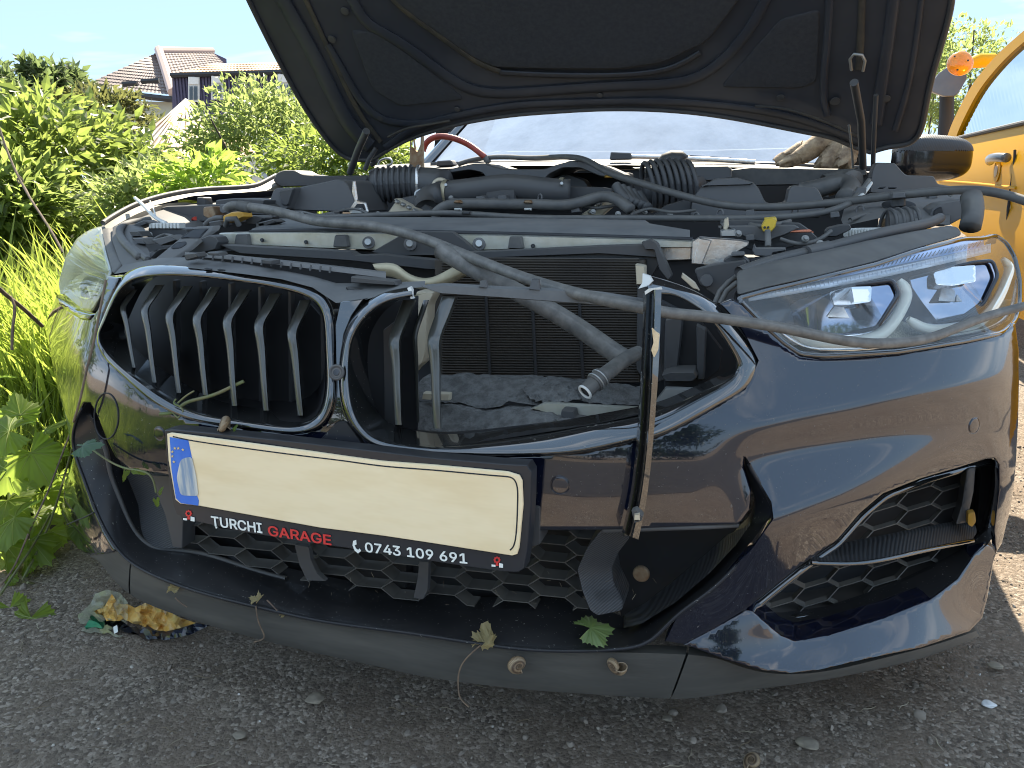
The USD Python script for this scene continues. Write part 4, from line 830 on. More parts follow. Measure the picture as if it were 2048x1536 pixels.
for x0, y0, y1 in ((345, 560, 790), (398, 562, 800), (455, 566, 815), (515, 573, 825), (575, 582, 830), (640, 610, 830)):
    part(kL, 'shutter_blade', slab([(x0, y0), (x0+7, y0+1), (x0+9, y1), (x0+2, y1)], .165 if x0 < 400 else .13, .01, 1, 1), satin)
part(kL, 'floor', loft([pxy(np.c_[curve(iL[14:23], n=30), S(0)(curve(iL[14:23], n=30))[:, 1]+.01]), pxy(np.c_[curve(iL[14:23], n=30)+np.c_[0*np.arange(30), np.linspace(-52, -26, 30)], S(0)(curve(iL[14:23], n=30))[:, 1]+.10])]), ledge_m)
kR = part(car, 'kidney_grille', panel([(715, 640), (760, 600), (835, 592), (830, 760), (835, 880), (770, 870), (720, 820)], S(.10), .004, 20, 0, .001), dark, label='right kidney grille, most of its slats missing and its top rail broken away')
oR = [(822, 573), (771, 584), (734, 603), (703, 632), (686, 668), (678, 720), (678, 780), (687, 826), (707, 860), (741, 889), (771, 897), (865, 908), (1015, 912), (1165, 905), (1270, 883), (1310, 875), (1374, 846), (1441, 808), (1490, 778), (1512, 748), (1516, 720), (1492, 676), (1460, 637), (1422, 600), (1370, 573), (1325, 558), (1287, 547)]
iR = [(826, 594), (784, 603), (744, 625), (716, 660), (704, 690), (700, 735), (704, 785), (715, 829), (735, 858), (760, 872), (800, 883), (875, 890), (1000, 878), (1130, 858), (1230, 840), (1310, 822), (1375, 795), (1425, 773), (1458, 757), (1472, 738), (1468, 716), (1449, 682), (1422, 645), (1392, 619), (1350, 595), (1320, 590), (1300, 588)]
surround_frame(oR, iR, 190, .05, .013, kR, 'frame', gloss, False)
slat((818, 600), (789, 679), (797, 850), 15, kR); slat((898, 594), (868, 679), (874, 857), 17, kR)
slat((852, 600), (830, 670), (836, 845), 6, kR, o=(.075, .05, .06), dp=.04); part(kR, 'blade', slab([(765, 660), (792, 640), (800, 850), (768, 850)], .12, .006, 3), satin)
rf = curve(iR[8:16], n=30)
part(kR, 'floor', loft([pxy(np.c_[rf, S(0)(rf)[:, 1]+.01]), pxy(np.c_[rf+np.c_[0*np.arange(30), np.linspace(-34, -12, 30)], S(0)(rf)[:, 1]+.075])]), ledge_m)
part(kR, 'torn_end', panel([(814, 576), (820, 573), (824, 580), (823, 592), (827, 597), (821, 598), (818, 588)], S(-.010), .006, 4, .4, .001), white_pl, label='pale torn end of the broken top rail')
part(kR, 'torn_end', panel([(1285, 547), (1300, 552), (1306, 562), (1296, 572), (1276, 578), (1284, 566)], S(-.014), .006, 4, .4, .001), white_pl, label='pale torn end of the broken outer rail')
cc = part(car, 'centre_web', panel([(670, 650), (680, 604), (727, 598), (703, 632), (688, 668), (681, 720), (681, 780), (689, 826), (700, 850), (690, 842), (676, 842), (650, 856), (665, 822), (671, 775), (671, 720)], S(-.003), .03, 7, 1.5, .003), gloss, smooth=50)
P, n = nrm_at(674, 745, S(-.018)); n = -FW*.8+n*.2
part(cc, 'camera_ring', ring(P+n*.002, n, .0088, .0022), satin); part(cc, 'camera_lens', disc(P, n, .0075, .003), matte); part(cc, 'camera_core', disc(P+n*.0028, n, .0042, .0015), lamp_black)
part(car, 'centre_bib', panel(rnd([(628, 892), (655, 862), (674, 843), (692, 843), (704, 858), (728, 892), (740, 902)], 4), S(-.006), .01, 8, 1.4, .002), ledge_m)

# ---- headlights
hr = [(1475, 597), (1529, 582), (1640, 556), (1752, 529), (1826, 504), (1926, 478), (1968, 477), (1990, 470), (2012, 484), (2030, 515), (2040, 560), (2040, 606), (2031, 642), (2004, 666), (1930, 682), (1796, 703), (1648, 712), (1600, 708), (1568, 687), (1529, 652), (1490, 612)]
H0 = tps([(1475, 597, .165), (1600, 708, .19), (1796, 703, .26), (1930, 682, .35), (2004, 666, .42), (2040, 600, .56), (2030, 515, .62), (1990, 470, .60), (1926, 478, .50), (1752, 529, .33), (1600, 565, .235), (1700, 620, .245), (1850, 600, .345), (1960, 570, .45)])
hb = lambda o: back(H0, o)
hl = part(car, 'headlight', panel(rnd(hr, 10), hb(.085), .01, 14, 0, .002), lamp_black, label='clear right headlight with white light guides')
part(hl, 'lens', panel(rnd(hr, 10), hb(0.), .003, 9, 1.5, .003), lens_m, smooth=60)
part(hl, 'edge_seal', tube(np.vstack([hb(.002)(dens(rnd(hr, 10), 12)), hb(.002)(rnd(hr, 10)[:1])]), .0035, 8), gloss, smooth=True)
def mir(poly, near, tilt, yaw_, o, nm, mat, extra=None):
    """a facet inside the lamp, tilted up and turned"""
    c = np.mean(poly, 0); P0 = hb(o)([c])[0]; nn = np.array([math.sin(yaw_)*math.cos(tilt), -math.cos(yaw_)*math.cos(tilt), math.sin(tilt)])
    pn = rnd(poly, 9); V, T, L = fill2d(pn, 12); Q = onp(V, P0, nn); sp = np.linalg.norm(Q-P0, axis=1)
    Q = Q+np.outer(np.clip((sp/.12)**2, 0, 1)*-.012, -nn)*-1
    return part(hl, nm, (Q, T[:, [0, 2, 1]]), mat, smooth=True)
mir([(1512, 612), (1560, 600), (1700, 572), (1785, 560), (1798, 588), (1755, 655), (1678, 672), (1605, 660), (1545, 640)], 0, math.radians(13), math.radians(-10), .05, 'reflector', mirror)
mir([(1815, 556), (1880, 540), (1945, 525), (1985, 521), (1996, 551), (1968, 607), (1927, 636), (1856, 654), (1823, 642), (1811, 625), (1824, 588)], 0, math.radians(13), math.radians(4), .05, 'reflector', mirror)
def sky_facet(poly, cell, yaw_):
    """an added bright facet standing in front of a reflector, tilted up towards the sky"""
    cc_ = np.mean(cell, 0); P0 = hb(.05)([cc_])[0]; n0 = np.array([math.sin(yaw_)*math.cos(.227), -math.cos(yaw_)*math.cos(.227), math.sin(.227)])
    c0 = onp([np.mean(poly, 0)], P0, n0)[0]-[0, .022, 0]; tl_b = math.radians(38); nb = np.array([math.sin(yaw_)*math.cos(tl_b), -math.cos(yaw_)*math.cos(tl_b), math.sin(tl_b)])
    part(hl, 'projector_bowl', panel(rnd(poly, 5), lambda p: onp(p, c0, nb), .004, 8, .6, .001, closed=True), chrome)  # chrome facet added to give the lamp its bright sky reflection
c1_ = [(1512, 612), (1560, 600), (1700, 572), (1785, 560), (1798, 588), (1755, 655), (1678, 672), (1605, 660), (1545, 640)]; c2_ = [(1815, 556), (1880, 540), (1945, 525), (1985, 521), (1996, 551), (1968, 607), (1927, 636), (1856, 654), (1823, 642), (1811, 625), (1824, 588)]
sky_facet([(1658, 584), (1700, 574), (1744, 572), (1742, 604), (1700, 610), (1664, 610)], c1_, math.radians(-10)); sky_facet([(1866, 545), (1905, 534), (1952, 530), (1952, 564), (1905, 572), (1872, 570)], c2_, math.radians(4))
for c_, yw_ in ((c1_, math.radians(-10)), (c2_, math.radians(4))):
    P0 = hb(.046)([np.mean(c_, 0)])[0]; n0 = np.array([math.sin(yw_)*math.cos(.227), -math.cos(yw_)*math.cos(.227), math.sin(.227)]); q = rnd(c_, 9)
    part(hl, 'bezel', tube(np.vstack([onp(q, P0, n0), onp(q[:1], P0, n0)]), .0028, 8), lamp_black, smooth=True)
for pp in ([(1668, 612), (1705, 616), (1704, 637), (1652, 634)], [(1708, 616), (1742, 614), (1735, 634), (1706, 637)], [(1884, 575), (1912, 578), (1910, 604), (1876, 602)], [(1915, 578), (1940, 576), (1930, 603), (1912, 604)]):
    part(hl, 'led_lens', slab(pp, hb(.038), .004, 3, 1, .001), alub)
def gtube(pts, w, o, nm, mat, parent=hl, flat=.55):
    c = curve(pts, n=40); P = hb(o)(c); return part(parent, nm, tube(P, np.interp(np.linspace(0, 1, 40), [0, .06, .5, .94, 1], [.5, .9, 1, .9, .5])*w, 10), mat, smooth=True)
gtube([(1798, 560), (1809, 575), (1812, 592), (1803, 617), (1782, 650), (1762, 668), (1735, 679), (1690, 687), (1648, 688), (1618, 681), (1592, 667)], .0085, .02, 'light_guide', guide)
gtube([(1816, 637), (1838, 652), (1870, 659), (1915, 655), (1955, 645), (1980, 622), (2000, 590), (2014, 555), (2018, 535), (2006, 518)], .0080, .02, 'light_guide', guide)
gtube([(1560, 664), (1600, 690), (1650, 699), (1760, 694), (1900, 674), (1990, 652), (2022, 618), (2033, 560)], .0035, .018, 'lower_trim', chrome)
gtube([(1800, 562), (1803, 590), (1790, 620), (1770, 646), (1740, 664), (1690, 672), (1630, 668)], .003, .028, 'guide_edge', chrome)
part(hl, 'grain_panel', panel([(1545, 652), (1600, 672), (1690, 692), (1765, 680), (1800, 640), (1850, 662), (1960, 650), (2010, 600), (2030, 600), (2020, 640), (1930, 672), (1796, 694), (1648, 704), (1600, 700), (1560, 676)], hb(.045), .004, 12, .5, .001), speck_m)
u = np.linspace(0, 1, 60)[:, None]; A_, B_ = np.array([(1497, 594)]), np.array([(1982, 496)]); mid_ = A_+(B_-A_)*u+np.c_[0*u, 6*np.sin(np.pi*u)]
part(hl, 'top_bar', loft([hb(.022)(mid_+[0, -9]), hb(.012)(mid_+[0, -4]), hb(.010)(mid_+[0, 4]), hb(.02)(mid_+[0, 9])]), bar_m, smooth=True)
for k in range(110):
    c = A_[0]+(B_-A_)[0]*(k+.5)/110+[0, 6*math.sin(math.pi*(k+.5)/110)]; part(hl, 'flute', tube(hb(.0105)([c+[0, -4], c+[0, 4]]), .0007, 4, False), bar_m) if k % 2 == 0 else None
A2, B2 = np.array([(1600, 563)]), np.array([(1968, 486)])
m2 = A2+(B2-A2)*u
part(hl, 'blue_band', loft([hb(.03)(m2+np.c_[0*u, -15*u]), hb(.02)(m2+np.c_[0*u, -1+0*u]), hb(.016)(m2+np.c_[0*u, 8+0*u])]), bluech, smooth=True)
for k in range(44):
    c = A2[0]+(B2-A2)[0]*(k+.8)/45; part(hl, 'tick', tube(hb(.0145)([c+[3, -5], c+[-3, 4]]), .0008, 4, False), lamp_black)
# rubber strip over the right lamp
st = [(1473, 549), (1482, 538), (1560, 522), (1650, 503), (1737, 483), (1830, 464), (1903, 452), (1918, 455), (1926, 470), (1905, 478), (1826, 500), (1752, 524), (1640, 552), (1529, 577), (1474, 592)]
sr_ = tps([(1473, 549, .24), (1600, 514, .30), (1737, 483, .40), (1903, 452, .56), (1926, 470, .54), (1826, 500, .41), (1752, 524, .34), (1640, 552, .255), (1474, 592, .17)])
part(car, 'headlight_seal', panel(rnd(st, 8), sr_, .02, 10, 3, .006), rubber, smooth=50)
part(car, 'seal_rod', tube(curve(pxy([(1478, 545, .26), (1560, 518, .32), (1650, 497, .38), (1760, 467, .46), (1850, 448, .56), (1880, 436, .62)]), n=40), .0085, 10), satin, smooth=True)
part(car, 'seal_sleeve', tube(pxy([(1612, 506, .35), (1656, 495, .385)]), .0105, 12), satin, smooth=40)
# left lamp
hlp = [(199, 452), (176, 461), (154, 476), (131, 514), (117, 566), (122, 594), (150, 617), (184, 625), (202, 590), (222, 546), (210, 505)]
HL = tps([(199, 452, .62), (154, 476, .60), (131, 514, .56), (117, 566, .50), (124, 596, .43), (150, 617, .37), (184, 625, .29), (222, 546, .30), (210, 500, .44), (165, 545, .42)])
h2 = part(car, 'headlight', panel(rnd(hlp, 6), back(HL, .06), .01, 8, 0, .002), speck_m, label='dust-hazed left headlight seen side-on above the grass')
part(h2, 'lens', panel(rnd(hlp, 6), HL, .003, 6, 1.2, .002), lens_old, smooth=60)
part(h2, 'reflector', panel(rnd([(140, 560), (168, 545), (205, 560), (196, 590), (172, 600), (146, 590)], 6), back(HL, .045), .004, 6, .5, .001), chrome)
part(h2, 'bezel', tube(back(HL, .03)([(168, 590), (166, 570), (176, 556), (192, 548), (205, 550)]), .006, 8), lamp_black, smooth=True)
part(h2, 'light_guide', tube(back(HL, .02)([(178, 575), (184, 592), (193, 580), (200, 565)]), .004, 8), guide, smooth=True)
part(h2, 'upper_shelf', panel(rnd([(196, 455), (156, 478), (163, 498), (190, 530), (212, 545), (218, 540), (208, 503)], 5), back(HL, .012), .004, 6, .5, .001), pm('pale_lamp_shelf', (.50, .56, .62), .25, .5))
part(car, 'headlight_seal', panel(rnd([(200, 450), (214, 455), (222, 500), (240, 530), (224, 548), (212, 505), (205, 475)], 4), pln((200, 450, .63), (240, 530, .33), (222, 548, .30)), .02, 8, 2, .004), rubber)
part(car, 'lamp_washer_lip', panel(rnd([(112, 592), (124, 600), (150, 620), (184, 630), (176, 641), (162, 640), (132, 622), (114, 606)], 4), S(-.003), .01, 6, 1.4, .002), paint, smooth=50)
part(car, 'grille_end_cap', panel(rnd([(214, 552), (236, 556), (232, 568), (222, 590), (206, 625), (196, 660), (190, 640), (204, 590)], 3), S(-.004), .03, 6, 1.2, .002), gloss)

# ---- raised bonnet seen from below
TH = math.radians(40); HA = np.array([0, 1.65, .89]); HN = np.array([0, math.sin(TH), math.cos(TH)]); HD = np.array([0, -math.cos(TH), math.sin(TH)])
def hood_s(off=0.):                                   # off > 0: towards the ground
    return lambda p: march(p, lambda P: (P-HA)@HN+off-.05*(1-(P[..., 0]/.88)**2), .8, 4.2)
def hood_pt(x, v): return HA+HD*v+HN*.05*(1-(x/.88)**2)+np.array([x, 0, 0])
tl_, tr_ = pj([hood_pt(-.80, 1.12)])[0], pj([hood_pt(.80, 1.12)])[0]
fr_ = [tuple(pj([hood_pt(x, 1.12+.10*(1-(x/.8)**2))])[0]) for x in (-.5, -.2, .1, .4, .65)]
edge_r = [(1904, 0), (1887, 75), (1861, 169), (1848, 235), (1836, 272), (1815, 288), (1779, 294), (1741, 305), (1700, 291), (1670, 278), (1617, 266), (1505, 244), (1405, 228), (1307, 220), (1202, 219), (1109, 224), (1015, 232), (921, 248), (872, 261), (816, 280), (771, 304), (746, 320), (718, 320), (694, 316), (667, 296), (615, 225), (562, 131), (497, 0)]
hood_poly = [tuple(tl_)]+fr_+[tuple(tr_)]+edge_r
hood = part(car, 'bonnet', panel(hood_poly, hood_s(0), .010, 30, 3, .004, back=HN, closed=True), hood_m, smooth=50)
hs = hood_s(.012)
part(hood, 'edge_hem', tube(np.array([hood_s(.004)([q])[0] for q in curve([(1904, -60)]+[(1904, 0), (1887, 75), (1861, 169), (1848, 235), (1836, 272), (1815, 288), (1779, 294), (1741, 305)], n=40)]), .007, 8), satin, smooth=True)
part(hood, 'edge_hem', tube(np.array([hood_s(.004)([q])[0] for q in curve([(746, 320), (718, 320), (694, 316), (667, 296), (615, 225), (562, 131), (497, 0), (470, -60)], n=40)]), .007, 8), satin, smooth=True)
part(hood, 'rear_hem', tube(np.array([hood_s(.002)([q])[0] for q in curve(edge_r[7:22], n=60)]), .006, 8), satin, smooth=True)
pad = [(690, -260), (740, -80), (782, 0), (827, 34), (940, 114), (985, 137), (1100, 140), (1240, 140), (1325, 128), (1415, 85), (1479, 0), (1520, -80), (1580, -280)]
part(hood, 'insulation_pad', panel(rnd(pad, 20), hood_s(.010), .010, 30, 4, .005, back=HN), hood_pad)
def hrib(pts, w, h, mat, nm='rib', lab=None):
    c = curve(pts, n=60); t = np.gradient(c, axis=0); nn = np.c_[-t[:, 1], t[:, 0]]; nn /= np.linalg.norm(nn, axis=1)[:, None]
    return part(hood, nm, loft([hood_s(-.001)(c-nn*w*.5), hood_s(h*.38)(c-nn*w*.40), hood_s(h*.55)(c-nn*w*.2), hood_s(h*.55)(c+nn*w*.2), hood_s(h*.38)(c+nn*w*.40), hood_s(-.001)(c+nn*w*.5)]), mat, label=lab, smooth=40)
hrib([(640, -120), (705, 0), (735, 45), (800, 85), (905, 160), (965, 184), (1060, 184), (1240, 172), (1365, 163), (1425, 136), (1490, 70), (1535, -10), (1570, -100)], 22, .014, hood_m)
hrib([(764, -30), (800, 12), (860, 58), (930, 108), (962, 128), (1000, 143)], 12, .018, rimdust)
hrib([(1000, 145), (1100, 150), (1240, 150), (1340, 136), (1400, 105)], 12, .017, hood_m)
hrib([(530, -60), (600, 60), (652, 160), (700, 250), (742, 292)], 30, .020, hood_m)
hrib([(585, -60), (630, 40), (672, 130), (716, 220), (762, 284)], 10, .012, rimdust)
hrib([(655, 90), (690, 150), (720, 200), (770, 240), (860, 246)], 16, .012, hood_m)
hrib([(770, 296), (820, 262), (880, 240), (1010, 214), (1110, 207), (1300, 203), (1420, 209), (1540, 225), (1640, 252), (1720, 285)], 16, .014, hood_m)
hrib([(1660, -60), (1657, 40), (1650, 130), (1648, 200), (1655, 232)], 16, .022, hood_m)
hrib([(1795, -60), (1780, 60), (1765, 160), (1752, 250)], 26, .016, hood_m); hrib([(1850, -60), (1836, 60), (1815, 180), (1790, 262)], 14, .012, hood_m)
hrib([(1725, -60), (1722, 60), (1718, 140)], 16, .012, rimdust)
part(hood, 'side_recess', panel(rnd([(1490, 120), (1560, 40), (1640, 20), (1634, 165), (1600, 178), (1440, 176)], 14), hood_s(.004), .004, 24, 3, .003, back=HN), hood_pad)
part(hood, 'side_recess', panel(rnd([(700, 60), (760, 70), (880, 160), (930, 200), (800, 214), (745, 180)], 14), hood_s(.004), .004, 24, 3, .003, back=HN), hood_pad)
for x, y, r in ((1561, 195, .011), (1670, 202, .013), (1771, 197, .012), (760, 236, .011), (664, 78, .012), (915, 218, .009), (1200, 190, .008), (690, 22, .012)):
    P = hood_s(.004)([(x, y)])[0]; part(hood, 'plug', disc(P, -HN, r, .003), satin)
part(hood, 'striker', tube(hood_s(.03)([(1703, 140), (1700, 118), (1708, 108), (1724, 110), (1730, 122), (1726, 142)]), .004, 8), steel, smooth=True)
part(hood, 'scuffed_lip', tube(hood_s(.020)(curve([(1510, 212), (1560, 216), (1620, 232), (1680, 256), (1720, 275)], n=20)), .004, 6), rimdust, smooth=True)
part(hood, 'scuffed_lip', tube(hood_s(.020)(curve([(776, 274), (810, 258), (850, 250), (900, 241)], n=16)), .004, 6), rimdust, smooth=True)
for a, b in ((((1726, 334, 1.50), (1722, 240, 1.32), (1708, 165, 1.18)), .0095), (((1746, 332, 1.52), (1748, 270, 1.45), (1752, 190, 1.38)), .006), (((700, 345, 1.50), (716, 300, 1.42), (733, 262, 1.34)), .011), (((730, 340, 1.6), (738, 318, 1.6), (752, 296, 1.6)), .008)):
    s_ = part(car, 'gas_strut', tube(pxy(a), b, 12), satin, smooth=40)
part(car, 'strut_rod', tube(pxy([(1706, 335, 1.49), (1704, 300, 1.45), (1698, 250, 1.40)]), .003, 8), steel)
part(car, 'hinge_arm', tube(curve(pxy([(742, 330, 1.68), (752, 318, 1.68), (742, 300, 1.68), (736, 290, 1.68)]), n=14), .009, 8), satin, smooth=True)
part(car, 'hinge_arm', tube(curve(pxy([(757, 330, 1.7), (760, 322, 1.7), (780, 318, 1.7), (784, 326, 1.7), (774, 332, 1.7)]), n=14), .004, 8), steel, smooth=True)
# windscreen, cowl, roof, mirror
u = np.linspace(-1, 1, 25); rows = []
for v in np.linspace(0, 1, 9):
    z = .885+.50*v; w = .74-.12*v; rows.append(np.c_[w*u, 1.90+.85*v+.16*u**2, np.full(25, z)+.02*math.sin(math.pi*v)*(1-u**2)])
ws = part(car, 'windscreen', loft(rows), wind_m, smooth=True)
part(car, 'dashboard', loft([np.c_[.7*u, 2.05+.14*u**2, 0*u+.90], np.c_[.7*u, 2.5+.1*u**2, 0*u+.97], np.c_[.7*u, 2.6+.1*u**2, 0*u+.7]]), dark)
part(car, 'roof', loft([np.c_[.62*u, 2.76+.15*u**2, 1.385-.03*u**2], np.c_[.62*u, 3.4+0*u, 1.42-.04*u**2], np.c_[.6*u, 4.2+0*u, 1.38-.05*u**2]]), paint, smooth=True)
for s_ in (-1, 1): part(car, 'windscreen_pillar', tube(np.array([[s_*.77, 2.04, .87], [s_*.71, 2.5, 1.14], [s_*.64, 2.92, 1.37]]), .022, 8), gloss, smooth=True)
part(car, 'cabin_back', loft([np.c_[.93*u, 3.3-.9*u**6, 0*u+.6], np.c_[.80*u, 3.3-.9*u**6, 0*u+1.36]]), dark)
part(car, 'door_side', loft([[[-.93, 1.3, .25], [-.95, 2.5, .25], [-.95, 4.2, .25]], [[-.90, 1.6, .80], [-.93, 2.5, .88], [-.92, 4.2, .9]]]), paint, smooth=True)
part(car, 'door_side', loft([[[.93, 1.15, .25], [.95, 2.5, .25], [.95, 4.2, .25]], [[.90, 1.3, .80], [.93, 2.5, .88], [.92, 4.2, .9]]]), paint, smooth=True)
part(car, 'cowl_panel', loft([pxy([(745, 345, 1.72), (1000, 332, 1.72), (1250, 330, 1.74), (1500, 335, 1.74), (1740, 345, 1.72)]), pxy([(750, 330, 1.98), (1000, 320, 1.93), (1250, 318, 1.93), (1500, 322, 1.93), (1740, 332, 2.0)])]), satin)
part(car, 'wiper_arm', tube(curve(pxy([(1222, 312, 1.82), (1300, 314, 1.82), (1400, 318, 1.82), (1510, 324, 1.84)]), n=14), .008, 8), alub, smooth=True)
part(car, 'wiper_pivot', slab([(1221, 304), (1262, 306), (1262, 319), (1219, 320)], 1.80, .03, 3), satin)
part(car, 'wiper_blade', tube(pxy([(1300, 312, 1.9), (1380, 313, 1.9), (1462, 318, 1.88)]), .005, 6), dark)
part(car, 'scuttle_trim', slab([(860, 324), (1100, 321), (1450, 323), (1745, 332), (1742, 345), (1450, 340), (1100, 338), (860, 340)], 1.86, .03, 3), satin)
part(car, 'washer_jet', slab([(872, 322), (902, 320), (908, 331), (872, 333)], 1.78, .04, 4), satin)
# outside mirror on the right
mc = pxy([(1862, 318, 1.95)])[0]
mm = trimesh.creation.icosphere(subdivisions=4, radius=1.); v = np.array(mm.vertices); v = np.sign(v)*np.abs(v)**.62; v[:, 2] *= 1-.12*v[:, 0]
mh = part(car, 'door_mirror', (v*[.112, .075, .070]@np.array([[.97, .2, 0], [-.2, .97, 0], [0, 0, 1]])+mc, np.array(mm.faces)), mirror_black, smooth=True)
cap = trimesh.Trimesh((v*[.1135, .0765, .0715])@np.array([[.97, .2, 0], [-.2, .97, 0], [0, 0, 1]])+mc, [f for f in mm.faces if v[f][:, 2].mean() > .30], process=False); cap.remove_unreferenced_vertices(); part(mh, 'carbon_cap', cap, carb, smooth=True)
part(mh, 'stalk', tube(pxy([(1822, 345, 1.98), (1806, 352, 2.0), (1790, 350, 2.02)]), .02, 10), gloss)

# ---- engine bay
u2 = np.linspace(-.86, .86, 9)
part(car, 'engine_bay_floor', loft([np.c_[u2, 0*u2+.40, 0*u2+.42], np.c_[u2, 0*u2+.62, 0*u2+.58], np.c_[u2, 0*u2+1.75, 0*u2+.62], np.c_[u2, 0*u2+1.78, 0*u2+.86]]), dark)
sl = lambda nm, poly, y, dy, mat, r=4, lab=None, par=car, bev=2., bm=.004: part(par, nm, slab(poly, y, dy, r, bev, bm), mat, label=lab)
tb = lambda nm, pts, r, mat, par=car, sides=12, lab=None: part(par, nm, tubep(pts, r, sides=sides), mat, smooth=True, label=lab)
# cross beam and slam panel
beam = sl('cross_beam', [(436, 466), (640, 464), (1000, 470), (1300, 478), (1385, 482), (1385, 496), (1300, 496), (1000, 500), (860, 505), (640, 497), (436, 488)], .45, .05, alu, 3, 'yellowish bare metal cross beam')
for x, y in ((482, 479), (680, 481), (1030, 484)):
    q = sl('mount', [(x-12, y-11), (x+12, y-11), (x+16, y+14), (x-16, y+14)], .44, .02, rubber, 4, par=beam)
for x, y in ((737, 485), (958, 488), (820, 488)):
    P = pxy([(x, y, .432 if x == 820 else .446)])[0]; part(beam, 'bolt', disc(P, -FW, .0065, .008), steel); part(beam, 'washer', disc(P+FW*.002, -FW, .0115, .003), matte)
for x, y in ((524, 480), (612, 484), (1066, 492)): part(beam, 'locating_pip', cyl(pxy([(x, y, .449)])[0], pxy([(x, y+4, .44)])[0], .004, 10, .001), dark)
sl('latch_plate', [(740, 505), (800, 470), (838, 462), (905, 463), (930, 482), (958, 505), (900, 512), (780, 512)], .437, .01, satin, 4, 'dark triangular bonnet latch plate')
part(car, 'slam_cover', loft([pxy([(500, 463, .47), (640, 460, .47), (850, 462, .47), (1100, 468, .47), (1380, 476, .47)]), pxy([(505, 457, .50), (640, 453, .50), (850, 452, .50), (1100, 455, .50), (1380, 460, .50)]), pxy([(540, 446, .62), (680, 441, .62), (850, 440, .62), (1100, 441, .62), (1300, 447, .62)]), pxy([(560, 437, .74), (700, 434, .74), (850, 434, .74), (1100, 437, .74), (1290, 440, .74)])]), dusty, smooth=60)
part(car, 'slam_cover_edge', tubep([(500, 464, .465), (640, 461, .465), (850, 464, .465), (1100, 470, .465), (1385, 479, .465)], .004), dark, smooth=True)
sl('front_bracket', [(1384, 482), (1398, 474), (1480, 480), (1498, 484), (1496, 492), (1462, 512), (1440, 540), (1428, 550), (1424, 532), (1382, 528)], .43, .02, alub, 2, 'shiny creased metal bracket at the right end of the cross beam')
sl('bracket_fold', [(1398, 476), (1424, 480), (1404, 530), (1384, 528)], .425, .006, alub, 2)
sl('beam_end_panel', [(1300, 480), (1384, 484), (1382, 520), (1330, 522)], .46, .02, alub, 2)
sl('air_guide', [(928, 504), (1200, 492), (1295, 490), (1314, 500), (1318, 530), (1300, 560), (1280, 590), (880, 600), (960, 540)], .42, .008, satin, 4)
sl('air_guide_edge', [(928, 504), (1200, 491), (1298, 488), (1316, 498), (1318, 516), (1200, 508), (940, 518)], .41, .02, satin, 4)
sl('guide_post', [(1282, 484), (1300, 478), (1314, 486), (1330, 520), (1344, 552), (1336, 562), (1318, 540), (1308, 500), (1290, 500)], .40, .02, satin, 3)
sl('left_air_guide', [(430, 488), (700, 502), (712, 510), (760, 508), (920, 524), (912, 540), (860, 540), (700, 522), (480, 508)], .41, .02, satin, 3)
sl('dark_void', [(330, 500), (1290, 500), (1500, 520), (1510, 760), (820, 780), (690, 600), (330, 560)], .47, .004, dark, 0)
part(car, 'yoke', loft([pxy(np.c_[curve([(745, 528), (790, 528), (815, 545), (850, 556), (880, 548), (915, 530), (950, 520)], n=30), np.full(30, .36)]), pxy(np.c_[curve([(750, 538), (786, 540), (808, 556), (850, 568), (890, 560), (925, 545), (956, 534)], n=30), np.full(30, .345)]), pxy(np.c_[curve([(770, 552), (790, 556), (812, 568), (850, 580), (890, 572), (925, 556), (948, 545)], n=30), np.full(30, .36)])]), brass, smooth=True, label='yellowed pressed-metal yoke below the latch')
sl('yoke_leg', [(832, 582), (868, 584), (866, 592), (856, 610), (852, 700), (846, 726), (828, 742), (822, 750), (826, 700), (828, 600)], .30, .03, cream, 6, 'pale pressed bracket hanging inside the right kidney')
# radiator
rd = sl('radiator', [(868, 520), (1290, 520), (1284, 765), (868, 760)], .40, .03, rad_m, 0)
fins = [tube(pxy([(884, y, .398), (1278, y+.004*(1281-884)+1, .398)]), .0017, 4) for y in np.arange(516, 762, 5.2)]
part(rd, 'fins', join(*fins), rad_m, kind='stuff')
for x in (976, 1068, 1162): part(rd, 'divider', tube(pxy([(x-4, 590, .396), (x, 670, .396), (x+4, 756, .396)]), .003, 6), dark)
sl('radiator_side', [(1270, 528), (1290, 532), (1290, 570), (1272, 570)], .37, .02, cream, 2)
sl('radiator_side', [(1274, 570), (1290, 572), (1330, 760), (1296, 772), (1272, 740)], .38, .03, satin, 2)
# dirty rail, foam absorber, steel strip
tb('support_tube', [(880, 500, .33), (960, 545, .31), (1060, 598, .29), (1170, 664, .27), (1240, 712, .25), (1262, 722, .25)], .0145, hose_m, lab='thick grey tube running diagonally behind the right kidney')
sl('support_tube_top', [(900, 512), (958, 520), (1010, 560), (1050, 600), (1010, 590), (955, 560), (920, 535)], .325, .02, hose_m, 8)
sl('broken_rail', [(840, 572), (880, 569), (1000, 576), (1130, 580), (1200, 587), (1290, 602), (1320, 612), (1322, 624), (1276, 617), (1130, 606), (1000, 596), (880, 588), (856, 580)], S(.03), .02, dusty, 4, 'dirty broken rail across the top of the right kidney')
for a in ([(957, 576), (958, 562), (972, 560), (974, 577)], [(1056, 580), (1062, 558), (1077, 558), (1080, 582)]): sl('rail_tab', a, S(.028), .006, satin, 2)
def lumpy(poly, s, dy, amp, mat, nm, lab=None, step=7, seed=0, par=car):
    V, F = panel(poly, s, dy, step, 1, .003); d = (meshkit.fbm(V*38, 3, seed)-.5)*amp*1.2+(meshkit.fbm(V*160, 3, seed+4)-.5)*amp*1.4; V = V+np.c_[d*.2, -np.abs(d), d*.6]
    return part(par, nm, (V, F), mat, smooth=35, label=lab)
